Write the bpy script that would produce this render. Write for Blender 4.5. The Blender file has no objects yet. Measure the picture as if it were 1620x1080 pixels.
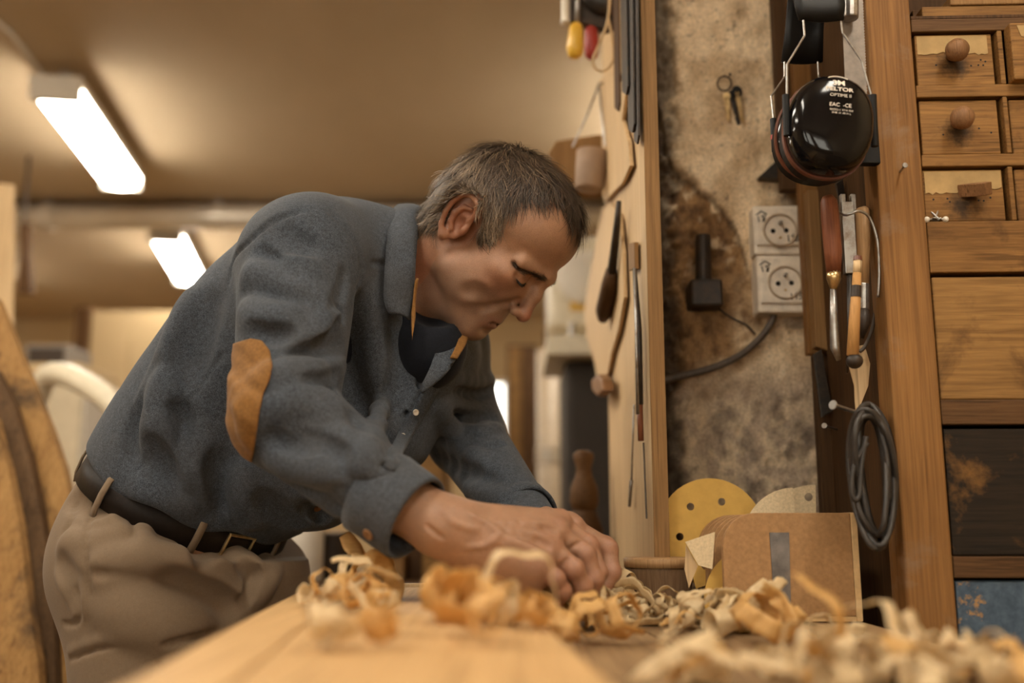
import bpy, bmesh, math, random
import numpy as np
from mathutils import Vector, Matrix, Euler

random.seed(7)
rng = np.random.default_rng(7)
scene = bpy.context.scene
COL = scene.collection
R = math.radians

# ------------------------------------------------------------------ camera
F = 1575.0                      # focal length in pixels of the 1620 wide frame
PITCH = math.atan(0.1829)
CAMZ = 1.01
cam_data = bpy.data.cameras.new('camera')
cam_data.sensor_width = 36.0
cam_data.lens = F / 1620.0 * 36.0
cam_data.dof.use_dof = True
cam_data.dof.focus_distance = 1.22
cam_data.dof.aperture_fstop = 1.9
cam_data.clip_start = 0.02
cam = bpy.data.objects.new('camera', cam_data)
cam.location = (0, 0, CAMZ)
cam.rotation_euler = (math.pi / 2 + PITCH, 0, 0)
COL.objects.link(cam)
scene.camera = cam

# ------------------------------------------------------------------ look, world, big lights
scene.view_settings.view_transform = 'Standard'
scene.view_settings.look = 'None'
scene.view_settings.gamma = 1.0
scene.view_settings.use_curve_mapping = False
scene.view_settings.exposure = 0.68
scene.cycles.use_denoising = True
scene.cycles.max_bounces = 7

world = bpy.data.worlds.new('daylight')
scene.world = world
world.use_nodes = True
wb = world.node_tree.nodes['Background']
wb.inputs[0].default_value = (1.0, 0.95, 0.86, 1)
wb.inputs[1].default_value = 3.0

def area_light(name, loc, rot, sx, sy, power, col):
    d = bpy.data.lights.new(name, 'AREA')
    d.shape = 'RECTANGLE'; d.size = sx; d.size_y = sy
    d.energy = power; d.color = col
    o = bpy.data.objects.new(name, d)
    o.location = loc; o.rotation_euler = rot
    COL.objects.link(o)
    return o
# daylight coming through the windows in the wall behind the camera and the wall on the right
WARM = (1.0, 0.83, 0.60)
for wx in (-2.6, -0.9, 0.8):
    area_light('window_daylight', (wx, -3.36, 1.75), (R(-90), 0, R(180)), 1.0, 1.3, 5, (1.0, 0.86, 0.66))

# ------------------------------------------------------------------ pixel <-> place helpers (a survey of the photograph)
FWD = Vector((0, math.cos(PITCH), math.sin(PITCH)))
UP = Vector((0, -math.sin(PITCH), math.cos(PITCH)))
RIGHT = Vector((1, 0, 0))
CAM = Vector((0, 0, CAMZ))
def ray(px, py):
    return RIGHT * (px - 810.0) + UP * (540.0 - py) + FWD * F
def at(px, py, Y):
    d = ray(px, py)
    return CAM + d * (Y / d.y)
def at_z(px, py, z):
    d = ray(px, py)
    return CAM + d * ((z - CAMZ) / d.z)
def at_x(px, py, x):
    d = ray(px, py)
    return CAM + d * (x / d.x)
def ppm(py, Y):                 # pixels per metre at depth Y, picture row py
    d = ray(810, py)
    return d.y / Y

# ------------------------------------------------------------------ materials
MATS = {}
class NT:
    def __init__(s, name):
        s.m = bpy.data.materials.new(name); s.m.use_nodes = True
        s.nt = s.m.node_tree; s.b = s.nt.nodes['Principled BSDF']
        s.co = s.nt.nodes.new('ShaderNodeTexCoord')
    def n(s, typ, **kw):
        o = s.nt.nodes.new(typ)
        for k, v in kw.items():
            if k.startswith('_'): setattr(o, k[1:], v)
            else: o.inputs[k.replace('__', ' ')].default_value = v
        return o
    def l(s, a, b): s.nt.links.new(a, b)
    def mapping(s, scale, src='Object', loc=(0, 0, 0), rot=(0, 0, 0)):
        mp = s.n('ShaderNodeMapping'); mp.inputs['Scale'].default_value = scale
        mp.inputs['Location'].default_value = loc; mp.inputs['Rotation'].default_value = rot
        s.l(s.co.outputs[src], mp.inputs['Vector']); return mp.outputs[0]
    def noise(s, vec, scale=5, detail=4, rough=0.55, dist=0.0):
        o = s.n('ShaderNodeTexNoise'); o.inputs['Scale'].default_value = scale
        o.inputs['Detail'].default_value = detail; o.inputs['Roughness'].default_value = rough
        o.inputs['Distortion'].default_value = dist
        s.l(vec, o.inputs['Vector']); return o.outputs['Fac']
    def ramp(s, fac, stops):
        r = s.n('ShaderNodeValToRGB'); e = r.color_ramp.elements
        while len(e) > 1: e.remove(e[-1])
        e[0].position = stops[0][0]; e[0].color = c4(stops[0][1])
        for p, c in stops[1:]:
            x = e.new(p); x.color = c4(c)
        s.l(fac, r.inputs[0]); return r.outputs[0]
    def mix(s, fac, a, b, mode='MIX'):
        m = s.n('ShaderNodeMix'); m.data_type = 'RGBA'; m.blend_type = mode
        for v, i in ((fac, 0), (a, 6), (b, 7)):
            if hasattr(v, 'is_linked') or isinstance(v, bpy.types.NodeSocket): s.l(v, m.inputs[i])
            elif i == 0: m.inputs[0].default_value = v
            else: m.inputs[i].default_value = c4(v)
        return m.outputs[2]
    def bump(s, h, strength=0.3, dist=0.002):
        b = s.n('ShaderNodeBump'); b.inputs['Strength'].default_value = strength
        b.inputs['Distance'].default_value = dist
        s.l(h, b.inputs['Height']); s.l(b.outputs[0], s.b.inputs['Normal']); return b
    def col(s, v):
        if isinstance(v, bpy.types.NodeSocket): s.l(v, s.b.inputs['Base Color'])
        else: s.b.inputs['Base Color'].default_value = c4(v)
    def rough(s, v): s.b.inputs['Roughness'].default_value = v
def c4(c): return (c[0], c[1], c[2], 1.0)
def srgb(r, g, b):
    f = lambda v: (v / 255 / 12.92) if v / 255 <= 0.04045 else ((v / 255 + 0.055) / 1.055) ** 2.4
    return (f(r), f(g), f(b))

def wood(name, dark, light, axis='Z', scale=1.0, rough=0.6, stain=None, stain_at=0.62, bump=0.3, smudge=None):
    t = NT(name); sc = [38 * scale] * 3; sc['XYZ'.index(axis)] = 2.2 * scale
    v = t.mapping(sc)
    n1 = t.noise(v, 1.0, 6, 0.6, 0.6)
    sc2 = [420 * scale] * 3; sc2['XYZ'.index(axis)] = 9 * scale
    n2 = t.noise(t.mapping(sc2), 1.0, 4, 0.65, 0.3)
    c = t.ramp(n1, [(0.28, dark), (0.68, light)])
    c = t.mix(0.45, c, t.ramp(n2, [(0.36, tuple(x * 0.75 for x in dark)), (0.64, tuple(x * 1.12 for x in light))]))
    pores = t.noise(t.mapping([x * 0.5 for x in sc2], loc=(5, 2, 9)), 1.0, 2, 0.5)
    c = t.mix(t.ramp(pores, [(0.63, (0, 0, 0)), (0.70, (0.6, 0.6, 0.6))]), c, tuple(x * 0.45 for x in dark))
    big = t.noise(t.mapping((6 * scale,) * 3), 1.0, 3, 0.6)
    c = t.mix(t.ramp(big, [(0.35, (0, 0, 0)), (0.75, (0.45, 0.45, 0.45))]), c, dark)
    if stain:
        s = t.noise(t.mapping((9, 9, 9), loc=(3, 1, 7)), 1.0, 6, 0.65, 0.4)
        c = t.mix(t.ramp(s, [(stain_at - 0.1, (0, 0, 0)), (stain_at + 0.08, (1, 1, 1))]), c, stain)
    for sm in smudge or []:                       # grease mark left by years of fingers: centre, radius
        g = t.n('ShaderNodeVectorMath', _operation='DISTANCE'); t.l(t.co.outputs['Object'], g.inputs[0]); g.inputs[1].default_value = sm[0]
        w_ = t.n('ShaderNodeMath', _operation='ADD'); t.l(g.outputs['Value'], w_.inputs[0])
        nn = t.noise(t.mapping((110, 110, 110)), 1.0, 4, 0.6); q = t.n('ShaderNodeMath', _operation='MULTIPLY_ADD'); t.l(nn, q.inputs[0]); q.inputs[1].default_value = sm[1] * 1.3; q.inputs[2].default_value = -sm[1] * 0.65
        t.l(q.outputs[0], w_.inputs[1]); dv = t.n('ShaderNodeMath', _operation='DIVIDE'); t.l(w_.outputs[0], dv.inputs[0]); dv.inputs[1].default_value = sm[1]
        c = t.mix(t.ramp(dv.outputs[0], [(0.25, (0.85, 0.85, 0.85)), (1.0, (0, 0, 0))]), c, (0.018, 0.012, 0.008))
    t.col(c); t.rough(rough); t.bump(n2, bump, 0.0009); t.b.inputs['Specular IOR Level'].default_value = 0.18
    return t.m
def plain(name, c, rough=0.5, metal=0.0, var=0.12, scale=30, bump=0.0, spec=0.5, coat=0.0):
    t = NT(name)
    n = t.noise(t.mapping((scale,) * 3), 1.0, 4, 0.6)
    lo = tuple(x * (1 - var) for x in c); hi = tuple(min(1, x * (1 + var)) for x in c)
    t.col(t.ramp(n, [(0.3, lo), (0.7, hi)])); t.rough(rough)
    t.b.inputs['Metallic'].default_value = metal
    t.b.inputs['Specular IOR Level'].default_value = spec
    t.b.inputs['Coat Weight'].default_value = coat
    if bump: t.bump(n, bump, 0.001)
    return t.m
def worn_metal(name, c, rust, rough=0.4, amount=0.5, metal=0.9):
    t = NT(name)
    n = t.noise(t.mapping((60, 60, 60)), 1.0, 6, 0.7)
    t.col(t.ramp(n, [(amount - 0.12, c), (amount + 0.14, rust)]))
    t.b.inputs['Metallic'].default_value = metal; t.rough(rough); t.bump(n, 0.2, 0.0006)
    return t.m
def emit(name, c, strength):
    t = NT(name); t.col(c)
    t.b.inputs['Emission Color'].default_value = c4(c)
    t.b.inputs['Emission Strength'].default_value = strength
    return t.m
def vcol(name, rough=0.6, noise_scale=300, noise_amt=0.25, bump=0.2, bdist=0.0006, sss=0.0, detail=3, bigscale=None):
    """material whose base colour is the mesh's own colour attribute 'tint' times a fine noise"""
    t = NT(name)
    a = t.n('ShaderNodeVertexColor'); a.layer_name = 'tint'
    n = t.noise(t.mapping((noise_scale,) * 3), 1.0, detail, 0.6)
    k = t.ramp(n, [(0.3, (1 - noise_amt,) * 3), (0.7, (1 + noise_amt * 0.6,) * 3)])
    c = t.mix(1.0, a.outputs[0], k, 'MULTIPLY')
    if bigscale:
        nb = t.noise(t.mapping((bigscale,) * 3), 1.0, 4, 0.6)
        c = t.mix(1.0, c, t.ramp(nb, [(0.3, (0.86, 0.85, 0.84)), (0.7, (1.06, 1.05, 1.04))]), 'MULTIPLY')
    t.col(c); t.rough(rough); t.bump(n, bump, bdist)
    if sss:
        t.b.inputs['Subsurface Weight'].default_value = sss
        t.b.inputs['Subsurface Radius'].default_value = (0.012, 0.004, 0.002)
        t.b.inputs['Subsurface Scale'].default_value = 0.5
    return t.m

M = MATS
M['beech'] = wood('pale_planed_wood', (0.46, 0.27, 0.115), (0.66, 0.43, 0.20), 'Y', 0.7, 0.5)
M['benchtop'] = wood('worn_bench_wood', (0.20, 0.12, 0.06), (0.40, 0.26, 0.13), 'Y', 0.6, 0.65, (0.10, 0.06, 0.035), 0.66)
M['cabwood'] = wood('old_orange_brown_wood', (0.13, 0.060, 0.017), (0.33, 0.168, 0.052), 'X', 0.9, 0.6, (0.050, 0.023, 0.009), 0.60)
M['cabwood_z'] = wood('old_orange_brown_post', (0.15, 0.066, 0.019), (0.32, 0.158, 0.050), 'Z', 0.8, 0.6, (0.26, 0.165, 0.10), 0.66)
M['cabdark'] = wood('old_dark_wood', (0.045, 0.022, 0.009), (0.11, 0.054, 0.021), 'Z', 0.9, 0.65)
M['raildark'] = wood('brown_rail_wood', (0.070, 0.034, 0.013), (0.15, 0.075, 0.029), 'X', 0.9, 0.6)
M['drawer_a'] = wood('golden_drawer_wood', (0.16, 0.080, 0.024), (0.35, 0.19, 0.062), 'X', 0.55, 0.55, (0.085, 0.040, 0.014), 0.60)
M['drawer_b'] = wood('scorched_drawer_wood', (0.010, 0.0075, 0.006), (0.034, 0.021, 0.012), 'X', 0.5, 0.55, (0.24, 0.115, 0.030), 0.60)
M['paper'] = plain('old_torn_paper', (0.40, 0.26, 0.105), 0.8, var=0.18, scale=40)
M['knobwood'] = wood('dark_turned_wood', (0.15, 0.072, 0.03), (0.32, 0.165, 0.075), 'Z', 2.0, 0.5)
M['ply'] = wood('template_plywood', (0.52, 0.35, 0.185), (0.70, 0.51, 0.29), 'Z', 0.5, 0.6)
M['plyedge'] = wood('panel_edge_wood', (0.20, 0.105, 0.038), (0.34, 0.19, 0.075), 'Z', 0.9, 0.65)
M['steel'] = worn_metal('worn_steel', (0.42, 0.41, 0.39), (0.24, 0.19, 0.15), 0.38, 0.55)
M['iron'] = worn_metal('dark_iron', (0.022, 0.018, 0.015), (0.055, 0.032, 0.018), 0.5, 0.5, 0.25)
M['darkblade'] = worn_metal('dark_steel_blade', (0.030, 0.026, 0.022), (0.075, 0.05, 0.034), 0.45, 0.55, 0.35)
M['brass'] = worn_metal('tarnished_brass', (0.70, 0.50, 0.24), (0.36, 0.22, 0.09), 0.30, 0.56)
M['black'] = plain('black_gloss_plastic', (0.004, 0.0035, 0.004), 0.10, var=0.1, spec=0.32)
M['blackmat'] = plain('black_matte_plastic', (0.006, 0.0055, 0.005), 0.5, var=0.15, spec=0.25)
M['orange'] = plain('rust_orange_ring', (0.14, 0.042, 0.018), 0.4)
M['red'] = plain('red_plastic', (0.35, 0.03, 0.02), 0.45)
M['print'] = plain('pale_print', (0.75, 0.66, 0.55), 0.6, var=0.05)
M['socket'] = plain('aged_cream_plastic', (0.76, 0.67, 0.55), 0.5, var=0.15, scale=60)
M['socket_in'] = plain('yellowed_socket_well', (0.46, 0.36, 0.25), 0.5, var=0.25, scale=90)
M['hole'] = plain('dark_hole', (0.01, 0.008, 0.006), 0.8)
M['rubber'] = plain('grey_cable_rubber', (0.085, 0.062, 0.045), 0.6, var=0.3, scale=80)
M['mdf'] = plain('fibreboard', (0.36, 0.195, 0.078), 0.75, var=0.16, scale=180)
M['mdfedge'] = plain('fibreboard_edge', (0.60, 0.40, 0.19), 0.8, var=0.12, scale=120)
M['disc'] = plain('yellow_abrasive_paper', (0.62, 0.375, 0.085), 0.8, var=0.07, scale=60)
M['paperback'] = plain('abrasive_paper_back', (0.66, 0.52, 0.32), 0.8, var=0.14, scale=300)
M['white'] = plain('white_paint', (0.72, 0.66, 0.56), 0.5, var=0.05)
M['cream'] = plain('cream_machine_paint', (0.70, 0.62, 0.46), 0.45, var=0.08)
M['yellow'] = plain('yellow_plastic', (0.72, 0.42, 0.045), 0.35, var=0.08)
M['darkgap'] = plain('dark_paint', (0.03, 0.022, 0.016), 0.7)
M['redbrown'] = wood('red_brown_handle', (0.14, 0.045, 0.020), (0.28, 0.10, 0.045), 'Z', 1.5, 0.4)
M['handlewood'] = wood('waxed_handle_wood', (0.30, 0.17, 0.075), (0.48, 0.29, 0.14), 'Z', 1.5, 0.45)
M['pencil'] = wood('light_stick_wood', (0.42, 0.21, 0.07), (0.60, 0.33, 0.12), 'Z', 1.5, 0.5)
M['shav_pale'] = None

def shaving_mat(name, c1, c2):
    t = NT(name)
    n = t.noise(t.mapping((60, 60, 300)), 1.0, 4, 0.6)
    t.col(t.ramp(n, [(0.3, c1), (0.7, c2)])); t.rough(0.55)
    tr = t.n('ShaderNodeBsdfTranslucent'); tr.inputs[0].default_value = c4(c2)
    mx = t.n('ShaderNodeMixShader'); mx.inputs[0].default_value = 0.35
    out = t.nt.nodes['Material Output']
    t.l(t.b.outputs[0], mx.inputs[1]); t.l(tr.outputs[0], mx.inputs[2]); t.l(mx.outputs[0], out.inputs[0])
    return t.m
M['shav_pale'] = shaving_mat('pale_wood_shaving', (0.68, 0.50, 0.26), (0.84, 0.69, 0.44))
M['shav_gold'] = shaving_mat('golden_wood_shaving', (0.60, 0.34, 0.10), (0.80, 0.53, 0.21))

# ------------------------------------------------------------------ mesh helpers
def rotm(e):
    return Euler(e).to_matrix()
class MB:
    """collects boxes, tubes, lathes and prisms in place; build() links them as one mesh object"""
    def __init__(s): s.v = []; s.f = []
    def add(s, vs, fs):
        b = len(s.v); s.v += [tuple(x) for x in vs]; s.f += [tuple(b + i for i in f) for f in fs]; return s
    def box(s, lo, hi, m=None, o=(0, 0, 0)):
        (a, b, c), (d, e, f) = lo, hi
        vs = [(a, b, c), (d, b, c), (d, e, c), (a, e, c), (a, b, f), (d, b, f), (d, e, f), (a, e, f)]
        if m is not None: vs = [Vector(o) + m @ Vector(x) for x in vs]
        return s.add(vs, [(0, 3, 2, 1), (4, 5, 6, 7), (0, 1, 5, 4), (1, 2, 6, 5), (2, 3, 7, 6), (3, 0, 4, 7)])
    def hexa(s, p):            # 8 corners: 4 front (ccw), 4 back
        return s.add(p, [(0, 1, 2, 3), (7, 6, 5, 4), (0, 4, 5, 1), (1, 5, 6, 2), (2, 6, 7, 3), (3, 7, 4, 0)])
    def tube(s, pts, r, n=10, caps=True, flat=None):
        pts = [Vector(p) for p in pts]; k = len(pts)
        rs = r if isinstance(r, (list, tuple)) else [r] * k
        t0 = (pts[1] - pts[0]).normalized()
        u = t0.orthogonal().normalized() if flat is None else (Vector(flat) - t0 * t0.dot(Vector(flat))).normalized()
        vs = []
        for i, p in enumerate(pts):
            t = (pts[min(i + 1, k - 1)] - pts[max(i - 1, 0)]).normalized()
            u = (u - t * u.dot(t)).normalized(); w = t.cross(u)
            for j in range(n):
                a = 2 * math.pi * j / n
                vs.append(p + (u * math.cos(a) + w * math.sin(a)) * rs[i])
        fs = [(i * n + j, i * n + (j + 1) % n, (i + 1) * n + (j + 1) % n, (i + 1) * n + j) for i in range(k - 1) for j in range(n)]
        if caps:
            fs.append(tuple(range(n))[::-1]); fs.append(tuple((k - 1) * n + j for j in range(n)))
        return s.add(vs, fs)
    def lathe(s, o, axis, prof, n=20, sx=1.0):
        """prof: (radius, height along axis)"""
        ax = Vector(axis).normalized(); u = ax.orthogonal().normalized(); w = ax.cross(u); o = Vector(o)
        vs = []; fs = []
        for r_, h in prof:
            for j in range(n):
                a = 2 * math.pi * j / n
                vs.append(o + ax * h + (u * math.cos(a) * sx + w * math.sin(a)) * r_)
        for i in range(len(prof) - 1):
            for j in range(n):
                fs.append((i * n + j, i * n + (j + 1) % n, (i + 1) * n + (j + 1) % n, (i + 1) * n + j))
        fs.append(tuple(range(n))[::-1]); fs.append(tuple((len(prof) - 1) * n + j for j in range(n)))
        return s.add(vs, fs)
    def prism(s, outline, vec):
        """closed outline of 3-D points, extruded by vec"""
        vec = Vector(vec); n = len(outline); a = [Vector(p) for p in outline]
        vs = a + [p + vec for p in a]
        fs = [tuple(range(n)), tuple(range(2 * n - 1, n - 1, -1))]
        fs += [(i, n + i, n + (i + 1) % n, (i + 1) % n) for i in range(n)]
        return s.add(vs, fs)
    def sheet(s, rows):
        n = len(rows[0]); vs = [p for r_ in rows for p in r_]
        fs = [(i * n + j, i * n + j + 1, (i + 1) * n + j + 1, (i + 1) * n + j) for i in range(len(rows) - 1) for j in range(n - 1)]
        return s.add(vs, fs)
    def sphere(s, c, r, nu=14, nv=9, m=None):
        r = r if isinstance(r, (tuple, list)) else (r, r, r); vs = []; fs = []
        for i in range(nv + 1):
            th = math.pi * (0.02 + 0.96 * i / nv)
            for j in range(nu):
                ph = 2 * math.pi * j / nu
                q = Vector((r[0] * math.sin(th) * math.cos(ph), r[1] * math.sin(th) * math.sin(ph), r[2] * math.cos(th)))
                vs.append(Vector(c) + (m @ q if m is not None else q))
        for i in range(nv):
            for j in range(nu):
                fs.append((i * nu + j, (i + 1) * nu + j, (i + 1) * nu + (j + 1) % nu, i * nu + (j + 1) % nu))
        fs.append(tuple(range(nu))); fs.append(tuple(nv * nu + j for j in range(nu))[::-1])
        return s.add(vs, fs)
    def build(s, name, mat, parent=None, bevel=0.0, smooth=False, base=None, solid=0.0, seg=2):
        return mk(name, s.v, s.f, mat, parent, bevel, smooth, base, solid, seg)

ROOT = {}
def mk(name, v, f, mat, parent=None, bevel=0.0, smooth=False, base=None, solid=0.0, seg=2, tint=None):
    """link a mesh given in place coordinates; top-level meshes get their origin at the base of the thing"""
    v = np.asarray([tuple(x) for x in v] if not isinstance(v, np.ndarray) else v, dtype=np.float64)
    if parent is None:
        if base is None:
            base = ((v[:, 0].min() + v[:, 0].max()) / 2, (v[:, 1].min() + v[:, 1].max()) / 2, v[:, 2].min())
        off = np.array(base)
    else:
        off = np.array(ROOT[parent.name])
    me = bpy.data.meshes.new(name)
    if isinstance(f, np.ndarray):
        v2 = (v - off).astype(np.float32); nf, k = f.shape
        me.vertices.add(len(v2)); me.vertices.foreach_set('co', v2.ravel())
        me.loops.add(nf * k); me.loops.foreach_set('vertex_index', f.astype(np.int32).ravel())
        me.polygons.add(nf); me.polygons.foreach_set('loop_start', np.arange(0, nf * k, k, dtype=np.int32))
        me.update(calc_edges=True)
    else:
        me.from_pydata([tuple(x) for x in (v - off)], [], [tuple(x) for x in f])
        bm = bmesh.new(); bm.from_mesh(me)
        bmesh.ops.recalc_face_normals(bm, faces=bm.faces); bm.to_mesh(me); bm.free()
    if tint is not None:
        ca = me.color_attributes.new('tint', 'FLOAT_COLOR', 'POINT')
        t4 = np.ones((len(v), 4), np.float32); t4[:, :3] = tint
        ca.data.foreach_set('color', t4.ravel())
    o = bpy.data.objects.new(name, me); COL.objects.link(o)
    me.materials.append(M[mat] if isinstance(mat, str) else mat)
    if smooth: me.polygons.foreach_set('use_smooth', [True] * len(me.polygons))
    if solid:
        m_ = o.modifiers.new('thickness', 'SOLIDIFY'); m_.thickness = solid; m_.offset = 0
    if bevel:
        m_ = o.modifiers.new('edge', 'BEVEL'); m_.width = bevel; m_.segments = seg; m_.limit_method = 'ANGLE'
    if parent is None: o.location = Vector(off)
    else: o.parent = parent
    ROOT[o.name] = tuple(off)
    return o
def thing(name, base, label, cat, group=None, kind=None):
    o = bpy.data.objects.new(name, None); COL.objects.link(o); o.location = base
    o.empty_display_size = 0.05
    ROOT[o.name] = tuple(base)
    return tag(o, label, cat, group, kind)
def tag(o, label, cat, group=None, kind=None):
    o['label'] = label; o['category'] = cat
    if group: o['group'] = group
    if kind: o['kind'] = kind
    return o
def struct(o):
    o['kind'] = 'structure'; return o

# value noise for relief that is modelled (plaster, bark)
_lat = np.random.default_rng(3).random((64, 64))
def vnoise(x, y):
    x = np.asarray(x) % 64; y = np.asarray(y) % 64
    i = np.floor(x).astype(int) % 64; j = np.floor(y).astype(int) % 64
    fx = x - np.floor(x); fy = y - np.floor(y)
    fx = fx * fx * (3 - 2 * fx); fy = fy * fy * (3 - 2 * fy)
    a = _lat[i, j]; b = _lat[(i + 1) % 64, j]; c = _lat[i, (j + 1) % 64]; d = _lat[(i + 1) % 64, (j + 1) % 64]
    return (a * (1 - fx) + b * fx) * (1 - fy) + (c * (1 - fx) + d * fx) * fy
def fbm(x, y, o=5):
    s = 0; a = 0.5
    for k in range(o):
        s = s + a * vnoise(x * 2 ** k + 11.3 * k, y * 2 ** k + 5.7 * k); a *= 0.5
    return s
# ================================================================== the room
XL, XR, YB, YF, ZC = -4.2, 1.5, -3.5, 8.2, 2.70
def ceiling_mat():
    t = NT('smoke_browned_ceiling_paint')
    n = t.noise(t.mapping((0.9, 0.5, 1)), 1.0, 5, 0.6)
    t.col(t.ramp(n, [(0.3, (0.45, 0.335, 0.205)), (0.7, (0.57, 0.435, 0.285))])); t.rough(0.85)
    return t.m
def wall_mat(name, a, b):
    t = NT(name)
    n = t.noise(t.mapping((1.5, 1.5, 1.5)), 1.0, 6, 0.6)
    t.col(t.ramp(n, [(0.3, a), (0.7, b)])); t.rough(0.85); t.bump(n, 0.2, 0.01)
    return t.m
M['ceiling'] = ceiling_mat()
M['wallcream'] = wall_mat('cream_wall_paint', (0.50, 0.36, 0.19), (0.62, 0.46, 0.26))
M['floorc'] = wall_mat('dusty_concrete_floor', (0.16, 0.11, 0.07), (0.26, 0.19, 0.12))
M['duct'] = plain('pale_duct_metal', (0.62, 0.55, 0.45), 0.3, 0.3, 0.08, 4)
def glass():
    t = NT('window_glass'); t.b.inputs['Transmission Weight'].default_value = 1.0
    t.rough(0.02); t.col((0.95, 0.97, 0.95)); t.b.inputs['IOR'].default_value = 1.1
    return t.m
M['glass'] = glass()

struct(MB().box((XL, YB, -0.1), (XR, YF, 0)).build('floor', 'floorc'))
struct(MB().box((XL, YB, ZC), (XR, YF, ZC + 0.1)).build('ceiling', 'ceiling'))
struct(MB().box((XL - 0.15, YB, 0), (XL, YF, ZC)).build('wall_left', 'wallcream'))
struct(MB().box((XR, YB, 0), (XR + 0.15, YF, ZC)).build('wall_right', 'wallcream'))

def wall_with_windows(name, y0, y1, wins, face):
    """wall across the room with rectangular openings (x0,x1,z0,z1), sorted by x"""
    m = MB(); x = XL
    for (a, b, c, d) in wins:
        m.box((x, y0, 0), (a, y1, ZC)); m.box((a, y0, 0), (b, y1, c)); m.box((a, y0, d), (b, y1, ZC)); x = b
    m.box((x, y0, 0), (XR, y1, ZC))
    w = struct(m.build(name, 'wallcream'))
    for i, (a, b, c, d) in enumerate(wins):
        WN[0] += 1
        yy = (y0 + y1) / 2
        fr = MB(); t = 0.035
        fr.box((a, yy - 0.03, c), (a + t, yy + 0.03, d)).box((b - t, yy - 0.03, c), (b, yy + 0.03, d))
        fr.box((a + t, yy - 0.03, c), (b - t, yy + 0.03, c + t)).box((a + t, yy - 0.03, d - t), (b - t, yy + 0.03, d))
        f = struct(fr.build('window_%d' % WN[0], 'white', bevel=0.004))
        mid = (a + b) / 2
        MB().box((mid - 0.015, yy - 0.02, c + t), (mid + 0.015, yy + 0.02, d - t)).build('mullion', 'white', f)
        for (u, v) in ((a + t, mid - 0.015), (mid + 0.015, b - t)):
            MB().box((u, yy - 0.003, c + t), (v, yy + 0.003, d - t)).build('pane', 'glass', f)
WN = [0]
wall_with_windows('wall_front', YF, YF + 0.2, [(-0.40, -0.035, 1.25, 2.2)], -1)
wall_with_windows('wall_back', YB - 0.2, YB, [(-3.1, -2.1, 1.1, 2.4), (-1.4, -0.4, 1.1, 2.4), (0.3, 1.3, 1.1, 2.4)], 1)

# brown boarding and a pale door in the far wall
b = thing('door_1', (-2.9, YF - 0.04, 0), '', 'door'); del b['label']; del b['category']; struct(b)
MB().box((-3.35, YF - 0.05, 0), (-2.45, YF - 0.012, 2.05)).build('door_leaf', 'plyedge', b, 0.004)
for x in (-3.45, -2.45):
    MB().box((x, YF - 0.08, 0), (x + 0.1, YF - 0.01, 2.05)).build('door_jamb', 'cabdark', b, 0.004)
MB().box((-3.45, YF - 0.08, 2.05), (-2.35, YF - 0.01, 2.15)).build('door_head', 'cabdark', b, 0.004)
MB().lathe((-2.55, YF - 0.05, 1.0), (0, -1, 0), [(0.02, 0), (0.02, 0.03), (0.03, 0.04), (0.03, 0.06), (0.015, 0.07)]).build('door_handle', 'steel', b, smooth=True)

# a pale round duct slung under the ceiling, across the room
duct = thing('ceiling_duct', (-2.2, 5.05, 2.56), 'pale round metal duct slung across the room under the ceiling', 'duct')
MB().tube([(XL + 0.02, 5.05, 2.60), (0.9, 5.05, 2.60)], 0.065, 24).build('pipe', 'duct', duct, smooth=True)
for x in (-3.6, -2.45, -1.55, -0.4):
    MB().tube([(x - 0.03, 5.05, 2.60), (x + 0.03, 5.05, 2.60)], 0.072, 24).build('joint_band', 'duct', duct)
    MB().box((x - 0.01, 5.04, 2.66), (x + 0.01, 5.06, ZC)).build('hanger', 'steel', duct)
# shallow ceiling beam behind the duct
struct(MB().box((XL, 5.12, ZC - 0.10), (XR, 5.26, ZC)).build('ceiling_beam', 'cabdark'))

# fluorescent fittings
M['tube_light'] = emit('lit_diffuser', (1.0, 0.92, 0.785), 22.0)
def fluorescent(x, y, label, ang=0.0, L=1.04, power=None, group='ceiling fluorescent fittings', z=2.60):
    t = thing('fluorescent_light', (x, y, z - 0.06), label, 'ceiling light', group)
    t.rotation_euler = (0, 0, ang)
    def loc(m, n, mat, **k):
        o = m.build(n, mat, t, **k)
        return o
    B = Vector((x, y, z - 0.06))
    loc(MB().box(B + Vector((-0.09, -L / 2, 0.06)), B + Vector((0.09, L / 2, 0.10))), 'housing', 'white', bevel=0.006)
    prof = [(-0.085, 0.06), (-0.082, 0.03), (-0.06, 0.008), (0, 0), (0.06, 0.008), (0.082, 0.03), (0.085, 0.06)]
    loc(MB().prism([B + Vector((px_, -L / 2 + 0.03, pz)) for px_, pz in prof], (0, L - 0.06, 0)), 'diffuser', 'tube_light')
    for s in (-1, 1):
        y_ = s * (L / 2 - 0.015)
        loc(MB().box(B + Vector((-0.09, y_ - 0.016, 0.0)), B + Vector((0.09, y_ + 0.016, 0.075))), 'end_cap', 'white', bevel=0.008)
    for s in (-0.4, 0.4):
        loc(MB().box(B + Vector((-0.02, s - 0.02, 0.1)), B + Vector((0.02, s + 0.02, ZC - z + 0.06))), 'mount', 'steel')
    if power:
        d = bpy.data.lights.new('tube_glow', 'AREA'); d.shape = 'RECTANGLE'; d.size = 0.13; d.size_y = L
        d.energy = power; d.color = LAMPCOL
        o = bpy.data.objects.new('tube_glow', d); o.parent = t; o.location = (0, 0, -0.004); COL.objects.link(o)
    return t
LAMPCOL = (1.0, 0.82, 0.58)
q1 = at_z(146, 232, 2.56); q2 = at_z(282, 415, 2.56)
fluorescent(q1.x, q1.y, 'lit fluorescent ceiling light with white diffuser, nearer and larger of the two in view', R(8))
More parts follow.
